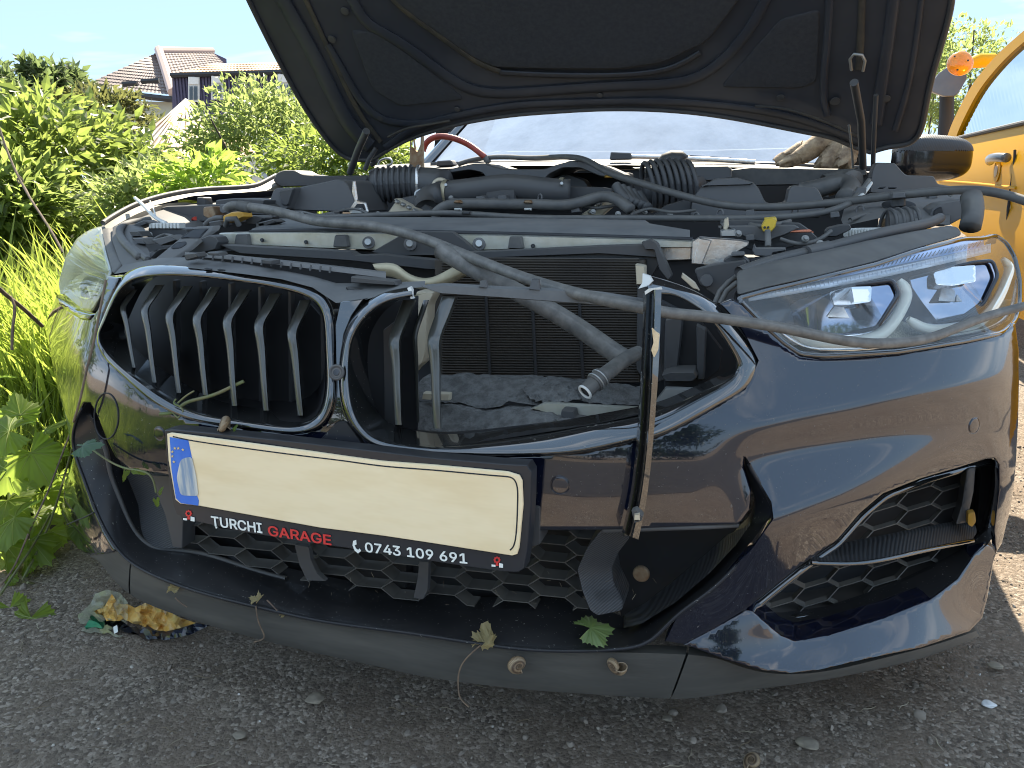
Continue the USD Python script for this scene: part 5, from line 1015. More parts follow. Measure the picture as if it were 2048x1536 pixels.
fs = tps([(830, 765, .24), (1050, 760, .26), (1280, 790, .26), (1290, 830, .23), (830, 800, .20), (1060, 808, .19), (830, 860, .165), (1200, 850, .16), (940, 850, .165)])
lumpy([(826, 775), (845, 756), (900, 754), (1000, 757), (1100, 762), (1170, 768), (1280, 782), (1284, 812), (1180, 806), (1150, 800), (1092, 803), (1074, 812), (1018, 804), (1000, 815), (960, 818), (918, 806), (840, 802)], fs, .03, .007, foam, 'foam_absorber', 'cracked grey foam absorber, upper piece')
lumpy([(826, 806), (918, 812), (960, 824), (1000, 820), (1060, 822), (1100, 830), (1116, 846), (1190, 852), (1180, 862), (1040, 868), (900, 866), (830, 862)], back(fs, -.004), .03, .007, foam, 'foam_absorber', 'cracked grey foam absorber, lower piece', seed=3)
lumpy([(1045, 778), (1110, 772), (1150, 782), (1160, 800), (1092, 803), (1060, 800)], back(fs, -.012), .02, .012, foam, 'foam_crumbs', seed=5, step=5)
lumpy([(1110, 836), (1150, 842), (1190, 838), (1260, 842), (1270, 852), (1180, 866), (1120, 858)], back(fs, -.014), .02, .012, foam, 'foam_crumbs', seed=8, step=5)
sl('steel_strip', [(1090, 805), (1276, 815), (1278, 828), (1180, 832), (1150, 844), (1100, 828), (1060, 818)], .172, .006, alu, 2, 'bare pale metal strip showing through the torn foam')
sl('foam_window', [(845, 785), (900, 787), (898, 803), (842, 800)], .19, .01, cream, 3)
sl('sensor_plug', [(1122, 820), (1148, 822), (1150, 836), (1186, 842), (1184, 856), (1150, 852), (1120, 832)], .15, .02, satin, 4)
hz = part(car, 'drain_hose', tubep([(1276, 706, .23), (1262, 712, .21), (1240, 726, .18), (1215, 745, .155), (1195, 758, .14)], np.r_[.0105], sides=14), hose_m, smooth=True, label='ribbed grey drain hose with an open end')
P0, P1 = pxy([(1204, 752, .142)])[0], pxy([(1170, 784, .118)])[0]; dd = (P1-P0)/np.linalg.norm(P1-P0)
part(hz, 'collar', tube(np.array([P0, P0+dd*.016, P0+dd*.0162, P1]), [.0128, .0128, .0108, .0108], 20, False), rubber, smooth=40); part(hz, 'end_ring', ring(P1, dd, .0095, .0018), white_pl); part(hz, 'bore', disc(P1-dd*.002, -dd, .0088, .001), dark)
for k in range(2): part(hz, 'clip_ring', ring(P0+dd*(.004+.008*k), dd, .0132, .001), steel)
# right hand side behind the kidney
sl('inner_wall', [(1322, 600), (1400, 640), (1445, 700), (1440, 740), (1390, 780), (1330, 790), (1320, 700)], .33, .01, dark, 3)
sl('inner_post', [(1330, 640), (1366, 630), (1360, 690), (1352, 760), (1326, 760)], .31, .02, satin, 3); sl('inner_post', [(1392, 650), (1412, 660), (1408, 760), (1394, 760)], .30, .02, satin, 3)
sl('shelf', [(1322, 750), (1340, 744), (1388, 744), (1394, 756), (1384, 764), (1330, 764)], .27, .05, satin, 3)
sl('metal_flap', [(1312, 800), (1330, 776), (1392, 778), (1380, 800), (1345, 825), (1312, 830)], .20, .01, steel, 2)
sl('lamp_bracket', [(1424, 530), (1490, 520), (1498, 545), (1470, 590), (1470, 610), (1440, 600), (1400, 570), (1388, 540)], .36, .03, satin, 4)
sl('bracket_tongue', [(1364, 545), (1390, 565), (1400, 582), (1386, 578), (1362, 556)], .30, .005, cream, 2)
part(car, 'bolt', disc(pxy([(1412, 562, .35)])[0], -FW, .010, .006), satin)
for pts in ([(1430, 606, .3), (1445, 575, .31), (1470, 555, .32), (1476, 548, .3)], [(1440, 608, .29), (1455, 580, .3), (1474, 565, .3)]): tb('cable', pts, .004, rubber)
# top tray of the left kidney
part(car, 'grille_tray', loft([pxy([(228, 548, .20), (300, 536, .14), (380, 536, .105), (487, 548, .085), (562, 558, .08), (625, 575, .078), (672, 606, .078), (730, 600, .085), (800, 578, .10), (850, 574, .12)]), pxy([(246, 530, .27), (318, 516, .20), (385, 514, .17), (487, 527, .15), (562, 540, .145), (625, 552, .142), (672, 566, .14), (730, 566, .145), (800, 564, .15), (850, 562, .16)])]), dusty, smooth=40)
tr2 = part(car, 'tray_rail', loft([pxy([(370, 512, .165), (460, 519, .15), (560, 530, .14), (660, 542, .137), (772, 556, .14)]), pxy([(370, 505, .17), (460, 511, .155), (560, 522, .145), (660, 533, .142), (772, 546, .145)]), pxy([(370, 504, .20), (460, 509, .185), (560, 519, .175), (660, 530, .172), (772, 543, .175)])]), matte)
for k in range(15):
    x = 388+k*19.5; y = np.interp(x, [370, 460, 560, 660, 772], [505, 511, 522, 533, 546]); yy_ = np.interp(x, [370, 460, 560, 660, 772], [.163, .148, .138, .135, .138])
    part(tr2, 'rib', tube(pxy([(x, y+1, yy_), (x-2, y+12, yy_)]), .0016, 5), matte)
for a in ([(412, 504), (436, 505), (440, 512), (414, 511)], [(524, 518), (544, 521), (544, 530), (522, 528)], [(700, 553), (790, 562), (792, 572), (700, 566)], [(690, 574), (742, 580), (740, 590), (700, 588)], [(366, 508), (392, 505), (398, 514), (370, 522)]): sl('tray_clip', a, .12, .02, satin, 2)
for x, y in ((330, 530), (352, 532), (410, 536), (436, 538), (470, 543), (550, 556), (590, 562)): sl('tray_slot', [(x, y), (x+12, y+2), (x+10, y+5), (x-3, y+3)], .095 if x > 400 else .12, .004, dark, 0)
# slotted diagonal bracket on the left
sl('slotted_bracket', [(283, 532), (300, 524), (330, 500), (366, 470), (392, 453), (429, 452), (425, 461), (396, 480), (372, 500), (340, 520), (300, 532)], pln((283, 532, .25), (392, 453, .46), (429, 452, .47)), .02, matte, 3, 'grey slotted bracket leaning left of the cross beam')
sl('oval_slot', rnd([(341, 494), (352, 485), (370, 483), (371, 489), (360, 496), (344, 498)], 5), pln((283, 532, .247), (392, 453, .457), (429, 452, .467)), .001, dark, 0)
sl('square_slot', [(360, 476), (386, 458), (416, 457), (398, 476)], pln((283, 532, .247), (392, 453, .457), (429, 452, .467)), .001, dark, 2)
sl('bracket_gusset', [(372, 500), (398, 478), (418, 470), (432, 474), (438, 484), (430, 500), (380, 512)], .40, .03, satin, 3)
# left wing edge, ledges and lamp-top clutter
fe = [(206, 446), (214, 440), (240, 424), (270, 409), (310, 395), (360, 384), (420, 377), (499, 372), (525, 364), (551, 350)]
fy = np.interp([p[0] for p in fe], [206, 270, 360, 499, 551], [.60, .74, .95, 1.3, 1.5])
FE = pxy([(x, y, d) for (x, y), d in zip(fe, fy)]); FI = pxy([(x+10, y+16, d-.02) for (x, y), d in zip(fe, fy)])
part(car, 'wing_edge', tube(curve(FE, n=40), .006, 8), satin, smooth=True)
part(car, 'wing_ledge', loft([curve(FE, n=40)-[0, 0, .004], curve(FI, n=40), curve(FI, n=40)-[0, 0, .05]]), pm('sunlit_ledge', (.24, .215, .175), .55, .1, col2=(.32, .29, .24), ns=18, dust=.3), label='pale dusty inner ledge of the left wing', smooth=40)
part(car, 'inner_wing', loft([curve(FI, n=30)+[.01, -.01, -.012], curve(FI, n=30)+[.09, -.03, -.03], curve(FI, n=30)+[.16, -.05, -.06], curve(FI, n=30)+[.18, -.06, -.2]]), satin, smooth=40)
sl('wing_cap', [(545, 362), (552, 346), (566, 340), (590, 340), (604, 348), (640, 352), (735, 350), (735, 362), (640, 372), (560, 374)], 1.45, .10, satin, 5)
sl('lamp_carrier', [(224, 452), (252, 446), (270, 460), (262, 480), (278, 510), (300, 530), (250, 545), (236, 520), (222, 480)], pln((224, 452, .58), (300, 530, .28), (236, 545, .30)), .03, satin, 4)
tb('carrier_rail', [(300, 440, .62), (262, 446, .57), (242, 456, .52), (240, 470, .48), (254, 490, .41), (280, 515, .33)], .008, dusty); tb('carrier_rail', [(252, 486, .42), (272, 500, .38), (296, 520, .30)], .006, satin)
for a, y in (([(256, 462), (276, 462), (284, 474), (262, 474)], .46), ([(262, 476), (284, 476), (296, 490), (272, 488)], .42), ([(300, 480), (340, 470), (356, 480), (320, 492)], .42), ([(296, 505), (320, 498), (300, 520)], .34), ([(258, 452), (286, 440), (300, 446), (270, 458)], .55)): sl('carrier_clip', a, y, .03, matte if y < .45 else satin, 3)
tray_ = sl('fuse_module', [(294, 456), (372, 458), (376, 470), (372, 482), (300, 480)], .56, .08, satin, 4, 'ribbed module with clear caps behind the left headlight')
for k in range(9): part(tray_, 'cap', slab([(297+7*k, 446), (302+7*k, 446), (302+7*k, 457), (297+7*k, 457)], .555, .02, 1, .8, .001), white_pl)
sl('red_tag', [(381, 436), (387, 433), (388, 441), (381, 442)], .66, .01, pm('red_tag', (.5, .05, .03), .5), 1)
for a, y, d, m in (([(306, 420), (332, 412), (440, 408), (452, 424), (420, 444), (330, 440)], .82, .10, satin), ([(392, 394), (408, 394), (412, 410), (392, 412)], .95, .03, satin), ([(430, 400), (470, 396), (530, 400), (526, 412), (470, 424), (430, 420)], .90, .10, satin), ([(405, 414), (425, 412), (432, 432), (418, 438), (405, 432)], .72, .05, rust), ([(437, 409), (454, 408), (462, 424), (446, 428), (438, 424)], .70, .05, matte)): sl('inner_bracket', a, y, d, m, 4)
tb('yellow_hose_clip_cable', [(410, 450, .6), (425, 438, .6), (446, 436, .6)], .006, rubber)
yc = sl('yellow_connector', [(444, 432), (462, 424), (484, 422), (488, 434), (470, 442), (462, 446), (446, 446)], .55, .03, amber_pl, 3, 'dull yellow connector left of the cross beam')
tb('connector_lead', [(478, 450, .54), (472, 438, .53), (456, 438, .53), (452, 452, .54)], .006, dusty)
for a, y in (([(490, 434), (510, 430), (530, 436), (512, 450), (490, 448)], .58), ([(415, 444), (440, 440), (448, 452), (420, 456)], .56), ([(512, 446), (545, 438), (556, 444), (520, 456)], .56)): sl('connector', a, y, .03, satin, 3)
tb('wax_seal_strip', [(270, 396, .72), (290, 414, .66), (312, 436, .60), (332, 446, .57)], .004, white_pl); tb('tie_wire', [(300, 402, .68), (308, 420, .64), (311, 434, .60)], .0016, white_pl)
# air boxes and engine
sl('air_box', [(570, 420), (580, 388), (588, 376), (640, 366), (674, 358), (692, 362), (706, 392), (716, 425)], .98, .18, matte, 8, 'grey moulded air box at the left of the engine')
sl('air_box', [(534, 414), (545, 382), (552, 376), (590, 374), (584, 392), (574, 420)], .95, .12, matte, 6); sl('air_box_notch', [(556, 382), (588, 376), (576, 412), (562, 410)], .945, .01, satin, 5)
sl('air_box', [(440, 430), (470, 416), (530, 408), (540, 416), (530, 430)], .90, .06, satin, 4)
sl('catch', [(696, 420), (708, 402), (702, 384), (704, 362), (709, 361), (714, 400), (730, 404), (736, 424), (720, 428), (700, 428)], .92, .006, alub, 2, 'thin metal catch beside the left air box'); sl('catch_window', [(704, 420), (712, 408), (726, 408), (730, 420)], .915, .004, dark, 2)
part(car, 'catch_bolt', slab([(703, 416), (721, 416), (722, 428), (702, 428)], .90, .02, 3), steel)
bl = sl('bellows_box', [(736, 342), (744, 336), (880, 338), (880, 346), (836, 350), (834, 384), (742, 390)], 1.22, .12, satin, 4)
tb('bellows', [(752, 372, 1.16), (780, 368, 1.16), (820, 366, 1.16), (842, 366, 1.16)], .043, satin, sides=20)
for k in range(7): P = pxy([(757+11*k, 371-.8*k, 1.16)])[0]; part(car, 'bellows_rib', ring(P, RT, .046, .0045, 28, 6), satin, smooth=True)
part(car, 'hose_clamp', ring(pxy([(838, 368, 1.15)])[0], RT, .047, .005, 28, 6), alub, smooth=True)
tb('throttle_pipe', [(838, 367, 1.16), (862, 368, 1.14), (890, 372, 1.13)], .043, satin, sides=20)
part(car, 'cream_ring', ring(pxy([(881, 373, 1.06)])[0], -FW, .018, .006, 24, 8), cream, smooth=True)
P = pxy([(841, 390, 1.0)])[0]; part(car, 'bolt_head', disc(P, -FW, .0155, .005), steel); part(car, 'bolt_head', disc(P-FW*.004, -FW, .008, .006), steel)
tb('funnel', [(852, 418, .98), (850, 402, 1.0), (864, 392, 1.02), (884, 388, 1.03)], np.linspace(.03, .034, 1)[0], satin, sides=18)
ip = tb('intake_pipe', [(876, 388, 1.04), (905, 385, 1.04), (960, 379, 1.03), (1010, 374, 1.03), (1060, 377, 1.03), (1100, 382, 1.03), (1140, 384, 1.04)], .031, satin, sides=22, lab='thick black curved intake pipe across the engine')
for x, y in ((893, 386), (1124, 383)): part(ip, 'clamp', tube(np.array([pxy([(x-4, y, 1.04)])[0], pxy([(x+5, y, 1.04)])[0]]), .0332, 24, False), brass, smooth=True); part(ip, 'clamp_screw', disc(pxy([(x-1, y-15, 1.005)])[0], -FW, .004, .008), steel)
sl('pipe_label', [(972, 378), (1030, 378), (1030, 402), (970, 402)], 1.0, .02, satin, 3); sl('pipe_mount', [(1128, 372), (1200, 374), (1230, 380), (1200, 402), (1130, 404)], 1.06, .06, satin, 5)
ac = [(780, 372), (830, 358), (900, 338), (942, 328), (968, 326), (990, 334), (1010, 338), (1090, 338), (1110, 330), (1140, 322), (1170, 322), (1200, 330), (1240, 348), (1204, 354), (1160, 336), (1124, 336), (1096, 350), (1082, 372), (980, 374), (966, 346), (940, 340), (900, 346), (850, 364)]
sl('engine_cover', ac, 1.30, .22, matte, 6, 'grey arched engine cover')
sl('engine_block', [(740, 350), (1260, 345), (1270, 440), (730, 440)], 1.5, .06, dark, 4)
sl('manifold', [(920, 360), (972, 346), (980, 372), (900, 384)], 1.38, .05, satin, 8); sl('manifold', [(1092, 362), (1130, 346), (1170, 360), (1180, 380), (1100, 384)], 1.36, .05, satin, 8)
tb('coolant_hose', [(866, 432, .90), (884, 416, .90), (910, 408, .90), (1000, 408, .90), (1080, 409, .90), (1130, 410, .90), (1170, 402, .91), (1205, 393, .92), (1235, 400, .90), (1262, 420, .88)], .0125, rubber, sides=14)
for x in (914, 1054): sl('hose_clip', [(x-7, 416), (x+7, 416), (x+7, 421), (x-7, 421)], .88, .01, white_pl, 1); sl('hose_clip_head', [(x-9, 406), (x-5, 400), (x+7, 400), (x+10, 407)], .88, .02, rust, 3)
for sx_, pts in ((0, [(774, 425), (790, 404), (786, 398), (796, 396), (846, 424), (834, 430)]), (1, [(1154, 434), (1190, 410), (1222, 398), (1206, 386), (1216, 382), (1240, 400), (1216, 420), (1200, 434)])):
    sl('heat_shield', pts, .95, .03, cream, 3)
    for k in range(5): sl('shield_tooth', [(790+12*k, 398+6*k), (798+12*k, 402+6*k), (795+12*k, 408+6*k), (786+12*k, 404+6*k)] if sx_ == 0 else [(1210-8*k, 388+8*k), (1220-8*k, 390+8*k), (1216-8*k, 397+8*k), (1206-8*k, 394+8*k)], .94, .01, steel, 1)
sl('coil_cover', [(800, 396), (830, 390), (870, 424), (850, 432)], .97, .05, satin, 5)
for k in range(5): tb('injector', [(1232+11*k, 372+4*k, 1.0), (1246+11*k, 390+5*k, .98), (1256+10*k, 404+3*k, .97)], .012, satin)
sl('orange_clip', [(1209, 350), (1226, 350), (1226, 356), (1209, 356)], 1.1, .01, amber_pl, 1)
tb('bellows', [(1290, 386, 1.18), (1320, 379, 1.18), (1360, 375, 1.18), (1396, 382, 1.16)], .035, satin, sides=20)
for k in range(8): P = pxy([(1296+12*k, 374-5*math.sin(k/7*3.1)-.3*k, 1.18)])[0]; part(car, 'bellows_rib', ring(P, RT*.97+.2*UP, .060, .006, 28, 6), satin, smooth=True)
sl('air_box', [(1380, 432), (1384, 396), (1402, 374), (1430, 358), (1474, 356), (1508, 366), (1516, 374), (1530, 404), (1545, 410), (1572, 404), (1578, 376), (1586, 370), (1632, 374), (1640, 384), (1652, 412), (1640, 436)], .98, .16, matte, 5, 'grey moulded air box with a rounded notch at the right of the engine')
sl('air_box_top', [(1404, 372), (1430, 357), (1474, 355), (1508, 365), (1500, 370), (1402, 373)], .975, .1, matte, 3); sl('air_box_flank', [(1300, 436), (1330, 410), (1372, 398), (1384, 400), (1382, 436)], 1.0, .06, satin, 4)
sl('rear_box', [(1342, 338), (1350, 333), (1455, 331), (1462, 336), (1464, 356), (1420, 362), (1360, 358)], 1.5, .12, matte, 3); tb('elbow', [(1322, 345, 1.5), (1332, 326, 1.5), (1356, 320, 1.5), (1362, 326, 1.5)], .028, satin, sides=14)
sl('cowl_seal', [(1452, 340), (1500, 334), (1600, 336), (1700, 338), (1730, 334), (1736, 350), (1690, 362), (1630, 372), (1580, 370), (1500, 372), (1470, 362)], 1.55, .08, rubber, 6); sl('cowl_seal', [(1260, 335), (1340, 332), (1345, 345), (1300, 350)], 1.58, .06, satin, 5)
tb('loom', [(1600, 384, 1.2), (1640, 376, 1.2), (1680, 366, 1.22), (1700, 372, 1.2), (1690, 396, 1.1)], .022, rubber, sides=12); tb('loom', [(1650, 372, 1.25), (1690, 362, 1.26), (1706, 364, 1.24)], .028, rubber, sides=12)
# right wing inner structure
sl('inner_panel', [(1740, 370), (1745, 340), (1752, 325), (1790, 326), (1802, 340), (1812, 350), (1868, 352), (1876, 368), (1900, 372), (1930, 380), (1860, 388), (1740, 386)], 1.25, .06, matte, 4, 'stepped grey inner panel of the right wing')
part(car, 'inner_panel', loft([pxy([(1740, 386, 1.2), (1800, 382, 1.2), (1860, 384, 1.15), (1935, 388, 1.1)]), pxy([(1690, 412, .95), (1790, 404, .92), (1880, 408, .88), (1950, 412, .86)]), pxy([(1682, 440, .80), (1760, 420, .80), (1800, 424, .78), (1900, 430, .74)]), pxy([(1688, 452, .74), (1760, 436, .74), (1800, 440, .70), (1900, 450, .66)])]), matte, smooth=40)
P = pxy([(1797, 412, .84)])[0]; part(car, 'grommet', disc(P, (0, -.3, 1), .030, .004), dark); part(car, 'stud', cyl(pxy([(1796, 412, .83)])[0], pxy([(1796, 398, .83)])[0], .013, 16), satin); 
for a in ([(1760, 374), (1772, 373), (1766, 378), (1756, 378)], [(1752, 388), (1770, 387), (1772, 392), (1754, 393)], [(1776, 374), (1794, 374), (1790, 378), (1778, 378)], [(1844, 404), (1870, 403), (1866, 408), (1846, 408)]): sl('slot', a, 1.02 if a[0][1] < 380 else .96, .004, dark, 0)
sl('duct_mouth', [(1858, 446), (1862, 418), (1880, 406), (1930, 398), (1936, 430), (1900, 450), (1880, 454)], .74, .08, matte, 6); sl('duct_bore', [(1866, 440), (1868, 420), (1884, 412), (1890, 438), (1880, 448)], .735, .004, dark, 5)
tb('rubber_buffer', [(1942, 392, .68), (1946, 420, .66), (1940, 455, .64)], .017, rubber, sides=14)
bp = sl('ribbed_module', [(1690, 458), (1772, 456), (1772, 473), (1690, 475)], .60, .03, white_pl, 2, 'white ribbed module behind the right headlight')
for k in range(13): part(bp, 'rib', slab([(1693+6*k, 457), (1695.5+6*k, 457), (1695.5+6*k, 474), (1693+6*k, 474)], .594, .006, 0, .4, .001), white_pl)
cp = tb('lamp_cap', [(1775, 456, .62), (1800, 454, .62), (1824, 452, .62)], .030, satin, sides=24)
for k in range(4): part(cp, 'rib', ring(pxy([(1776+15*k, 456-1.2*k, .62)])[0], RT, .031, .003, 30, 6), satin, smooth=True)
yq = sl('yellow_plug', [(1522, 452), (1530, 438), (1545, 434), (1554, 440), (1550, 456), (1540, 466), (1526, 464)], .50, .03, yel_pl, 3, 'bright yellow two-pin plug right of the cross beam')
for x in (1529, 1536): part(yq, 'pin_hole', disc(pxy([(x, 455, .498)])[0], -FW, .002, .002), dark)
sl('plug_neck', [(1528, 436), (1552, 434), (1555, 442), (1530, 446)], .515, .03, yel_pl, 2)
tb('plug_lead', [(1535, 462, .49), (1536, 480, .48), (1536, 494, .47)], .005, rubber); tb('plug_lead', [(1560, 478, .5), (1600, 488, .5), (1640, 478, .52), (1662, 462, .54)], .0035, rubber)
sl('black_plug', [(1650, 464), (1656, 456), (1680, 450), (1700, 448), (1704, 458), (1690, 466), (1672, 474), (1652, 474)], .55, .03, satin, 4); sl('cable_clip', [(1708, 385), (1716, 373), (1734, 374), (1732, 388), (1720, 394), (1708, 392)], .95, .03, matte, 3)
tb('lead', [(1700, 402, .93), (1714, 390, .95), (1738, 360, 1.0)], .005, rubber); tb('lead', [(1706, 402, .93), (1724, 390, .95), (1742, 366, 1.0)], .004, white_pl)
sl('latch_base', [(1440, 440), (1500, 440), (1600, 446), (1620, 460), (1640, 480), (1560, 500), (1500, 500), (1440, 476)], .56, .02, satin, 4); sl('latch_plate', [(1450, 452), (1590, 450), (1600, 456), (1570, 470), (1530, 484), (1500, 480)], .53, .02, matte, 4)
sl('latch_hook', [(1448, 438), (1456, 434), (1458, 452), (1452, 462), (1446, 458)], .50, .008, cream, 2); sl('latch_spring', [(1440, 460), (1470, 458), (1472, 474), (1442, 474)], .49, .02, steel, 3)
sl('orange_label', [(1580, 461), (1620, 459), (1628, 465), (1580, 466)], .53, .004, pm('orange_label', (.65, .22, .12), .5), 1); sl('support', [(1504, 502), (1508, 488), (1512, 496), (1572, 496), (1572, 502), (1546, 506), (1544, 514), (1510, 512)], .42, .02, matte, 2)
sl('lamp_mount', [(1446, 520), (1460, 512), (1490, 514), (1500, 524), (1496, 540), (1470, 548), (1450, 540)], .38, .03, satin, 4); sl('lamp_mount_cap', [(1462, 506), (1488, 505), (1490, 512), (1462, 514)], .37, .03, matte, 3)
sl('loom_tray', [(1500, 520), (1560, 508), (1640, 496), (1600, 514), (1520, 534), (1500, 538)], .40, .04, dark, 3)
tb('bonnet_seal', [(560, 432, .80), (640, 434, .80), (740, 431, .80), (830, 427, .80), (900, 426, .80), (1000, 432, .80), (1100, 436, .79), (1280, 436, .78), (1440, 437, .77), (1560, 434, .77), (1650, 424, .80), (1700, 406, .86)], .0065, rubber)
for x, y in ((932, 425), (1172, 436)): sl('seal_clip', [(x-8, y-3), (x+8, y-3), (x+9, y+4), (x-9, y+4)], .79, .01, satin, 1)

fx = np.random.default_rng(23); bolt_m = pm('dull_bolt', (.22, .215, .20), .5, .6)
for x, y, d in ((300, 470, .50), (318, 452, .58), (470, 470, .47), (520, 452, .56), (545, 428, .86), (604, 430, .80), (660, 430, .80), (756, 428, .9), (902, 396, 1.0), (960, 398, .98), (1004, 396, .98), (1080, 396, .98), (1150, 420, .9), (1186, 424, .88), (1236, 428, .86), (1290, 424, .9), (1340, 430, .88), (1392, 434, .84), (1440, 428, .84), (1500, 426, .86), (1590, 424, .9), (1670, 430, .78), (1720, 420, .84), (1830, 432, .72), (1866, 392, 1.0), (1900, 388, 1.0), (1476, 468, .5), (1500, 476, .5), (1610, 478, .5), (1640, 488, .48)):
    k = fx.integers(0, 3); P = pxy([(x, y, d)])[0]
    if k == 0: part(car, 'fixing_bolt', join(disc(P, -FW+UP*.3, .0062, .003), disc(P-FW*.002, -FW+UP*.3, .0038, .004)), bolt_m)
    elif k == 1: part(car, 'small_connector', slab([(x-9, y-5), (x+8, y-7), (x+10, y+4), (x-8, y+6)], d, .025, 2, 1, .002), matte)
    else: part(car, 'cable_tie', ring(P, RT*.8+FW*.4, .009, .002, 18, 6), matte, smooth=True)
for pts in ([(560, 436, .82), (600, 424, .84), (640, 430, .80), (700, 418, .86), (740, 430, .82)], [(1260, 430, .84), (1300, 418, .9), (1340, 424, .86), (1390, 420, .9)], [(300, 486, .44), (330, 470, .52), (372, 488, .45)], [(1440, 452, .54), (1480, 444, .6), (1520, 452, .53), (1580, 442, .6)], [(1700, 440, .74), (1740, 428, .8), (1780, 436, .74)], [(470, 446, .58), (520, 442, .6), (560, 452, .56)], [(1150, 400, .95), (1190, 416, .92), (1240, 410, .93), (1270, 426, .88)], [(900, 398, .98), (950, 402, .94), (990, 398, .98)]):
    tb('thin_lead', pts, fx.uniform(.0025, .0045), rubber, sides=8)

# ================================================================ loose things on and around the car
hz1 = thing('rubber_hose', 'long grey rubber hose lying across the smashed grille and the right headlight', 'hose', pxy([(450, 416, .6)])[0])
hp_ = curve(pxy([(452, 420, .52), (460, 413, .52), (490, 413, .52), (560, 424, .50), (620, 440, .47), (680, 447, .44), (750, 453, .41), (830, 472, .38), (900, 498, .34), (1000, 538, .26), (1100, 572, .17), (1200, 598, .10), (1270, 613, .085), (1340, 626, .095), (1400, 632, .11), (1470, 641, .125), (1560, 655, .145), (1650, 674, .175), (1730, 686, .205), (1800, 685, .24), (1865, 674, .285), (1940, 645, .35), (2000, 625, .40), (2080, 604, .43)]), n=150); part(hz1, 'hose', tube(hp_, np.interp(np.linspace(0, 1, 150), [0, .35, .6, 1], [.0092, .0088, .0070, .0062]), 14), hose_m, smooth=True)
part(hz1, 'end_cuff', tubep([(478, 412, .52), (500, 415, .52)], .0112, sides=14, n=3), rubber, smooth=True)
hz2 = thing('black_cable', 'black cable arching from the windscreen over the engine and out at the right edge', 'cable', pxy([(925, 325, 1.8)])[0])
part(hz2, 'cable', tubep([(918, 328, 1.78), (950, 319, 1.75), (1000, 314, 1.70), (1060, 316, 1.55), (1120, 314, 1.40), (1170, 320, 1.24), (1220, 346, 1.08), (1280, 366, .99), (1360, 390, .93), (1450, 410, .90), (1540, 414, .88), (1640, 408, .87), (1740, 397, .85), (1820, 388, .82), (1900, 381, .80), (1970, 382, .76), (2040, 398, .72), (2110, 425, .68)], .0080, sides=14), rubber, smooth=True)
part(hz2, 'clip', slab([(1784, 385), (1810, 384), (1812, 396), (1784, 398)], .80, .03, 3), matte)
rc = thing('red_hose', 'red rubber hose looped up in front of the left side of the windscreen', 'hose', pxy([(850, 320, 1.72)])[0])
part(rc, 'hose', tubep([(846, 302, 1.74), (852, 287, 1.74), (866, 276, 1.74), (886, 273, 1.74), (915, 279, 1.73), (940, 291, 1.73), (960, 306, 1.72), (970, 315, 1.72)], .0105, sides=12), red_m, smooth=True); part(rc, 'black_end', tubep([(968, 313, 1.72), (974, 320, 1.72), (978, 326, 1.72)], .0105, sides=12), rubber, smooth=True)
solo('metal_fork', slab([(818, 336), (820, 270), (825, 268), (830, 300), (834, 304), (840, 290), (841, 270), (845, 270), (846, 336)], 1.66, .012, 2, 1, .002), rust, 'rusty forked metal bracket standing up by the left bonnet hinge', 'bracket')
dwd = thing('driftwood', 'weathered brown forked piece of wood lying on the cowl at the right', 'wood', pxy([(1620, 330, 1.8)])[0])
barkw = pm('weathered_wood', (.34, .25, .15), .8, col2=(.13, .085, .05), ns=34, ani=(1, .3, 1), bump=.004, bs=50)
for pts, r in (([(1552, 325, 1.78), (1580, 310, 1.77), (1605, 300, 1.77), (1622, 294, 1.77)], [.016, .02, .022, .02]), ([(1560, 328, 1.76), (1600, 313, 1.75), (1640, 288, 1.76), (1662, 276, 1.78), (1690, 282, 1.80)], [.012, .024, .034, .04, .04]), ([(1690, 284, 1.78), (1672, 305, 1.75), (1655, 328, 1.73), (1648, 342, 1.72)], [.034, .04, .034, .03]), ([(1700, 290, 1.74), (1690, 315, 1.72), (1685, 340, 1.70)], [.028, .03, .03]), ([(1625, 296, 1.77), (1640, 282, 1.78), (1656, 276, 1.79)], [.016, .024, .02])):
    P = curve(pxy(pts), n=22); rr = np.interp(np.linspace(0, 1, 22), np.linspace(0, 1, len(r)), r); V, F = tube(P, rr, 14); d = (meshkit.fbm(V*70, 4, 5)-.5)*.034+np.tile(.004*np.sin(np.arange(14)*2.4), len(V)//14+1)[:len(V)]; V = V+d[:, None]*np.array([1, .4, 1])
    part(dwd, 'limb', (V, F), barkw, smooth=60)
# broken strip hanging over the right kidney
tr = thing('broken_trim', 'broken gloss black trim strip hanging upright in front of the right kidney', 'trim', pxy([(1260, 1075, .0)])[0])
n_ = 40; L_, M_, R_ = [curve(c, n=n_) for c in ([(1287, 584), (1284, 700), (1276, 840), (1262, 980), (1242, 1071)], [(1303, 578), (1299, 700), (1291, 850), (1276, 985), (1257, 1072)], [(1323, 576), (1318, 720), (1309, 850), (1295, 985), (1277, 1079)])]
yo = np.interp(np.linspace(0, 1, n_), [0, .35, .7, 1], [.055, .03, .02, .012])
T = lambda c, o: pxy(np.c_[c, yo+o])
part(tr, 'strip', loft([T(L_, .026), T(L_, .004), T(L_*.6+M_*.4, -.002), T(M_, 0.004), T(M_+[1.5, 0], -.004), T(M_*.6+R_*.4, -.008), T(R_, -.002), T(R_, .02)]), gloss, smooth=30)
part(tr, 'torn_edge', panel([(1289, 583), (1296, 578), (1322, 574), (1324, 579), (1306, 580), (1298, 585), (1290, 590)], sY(.042), .004, 4, .3, .001), white_pl)
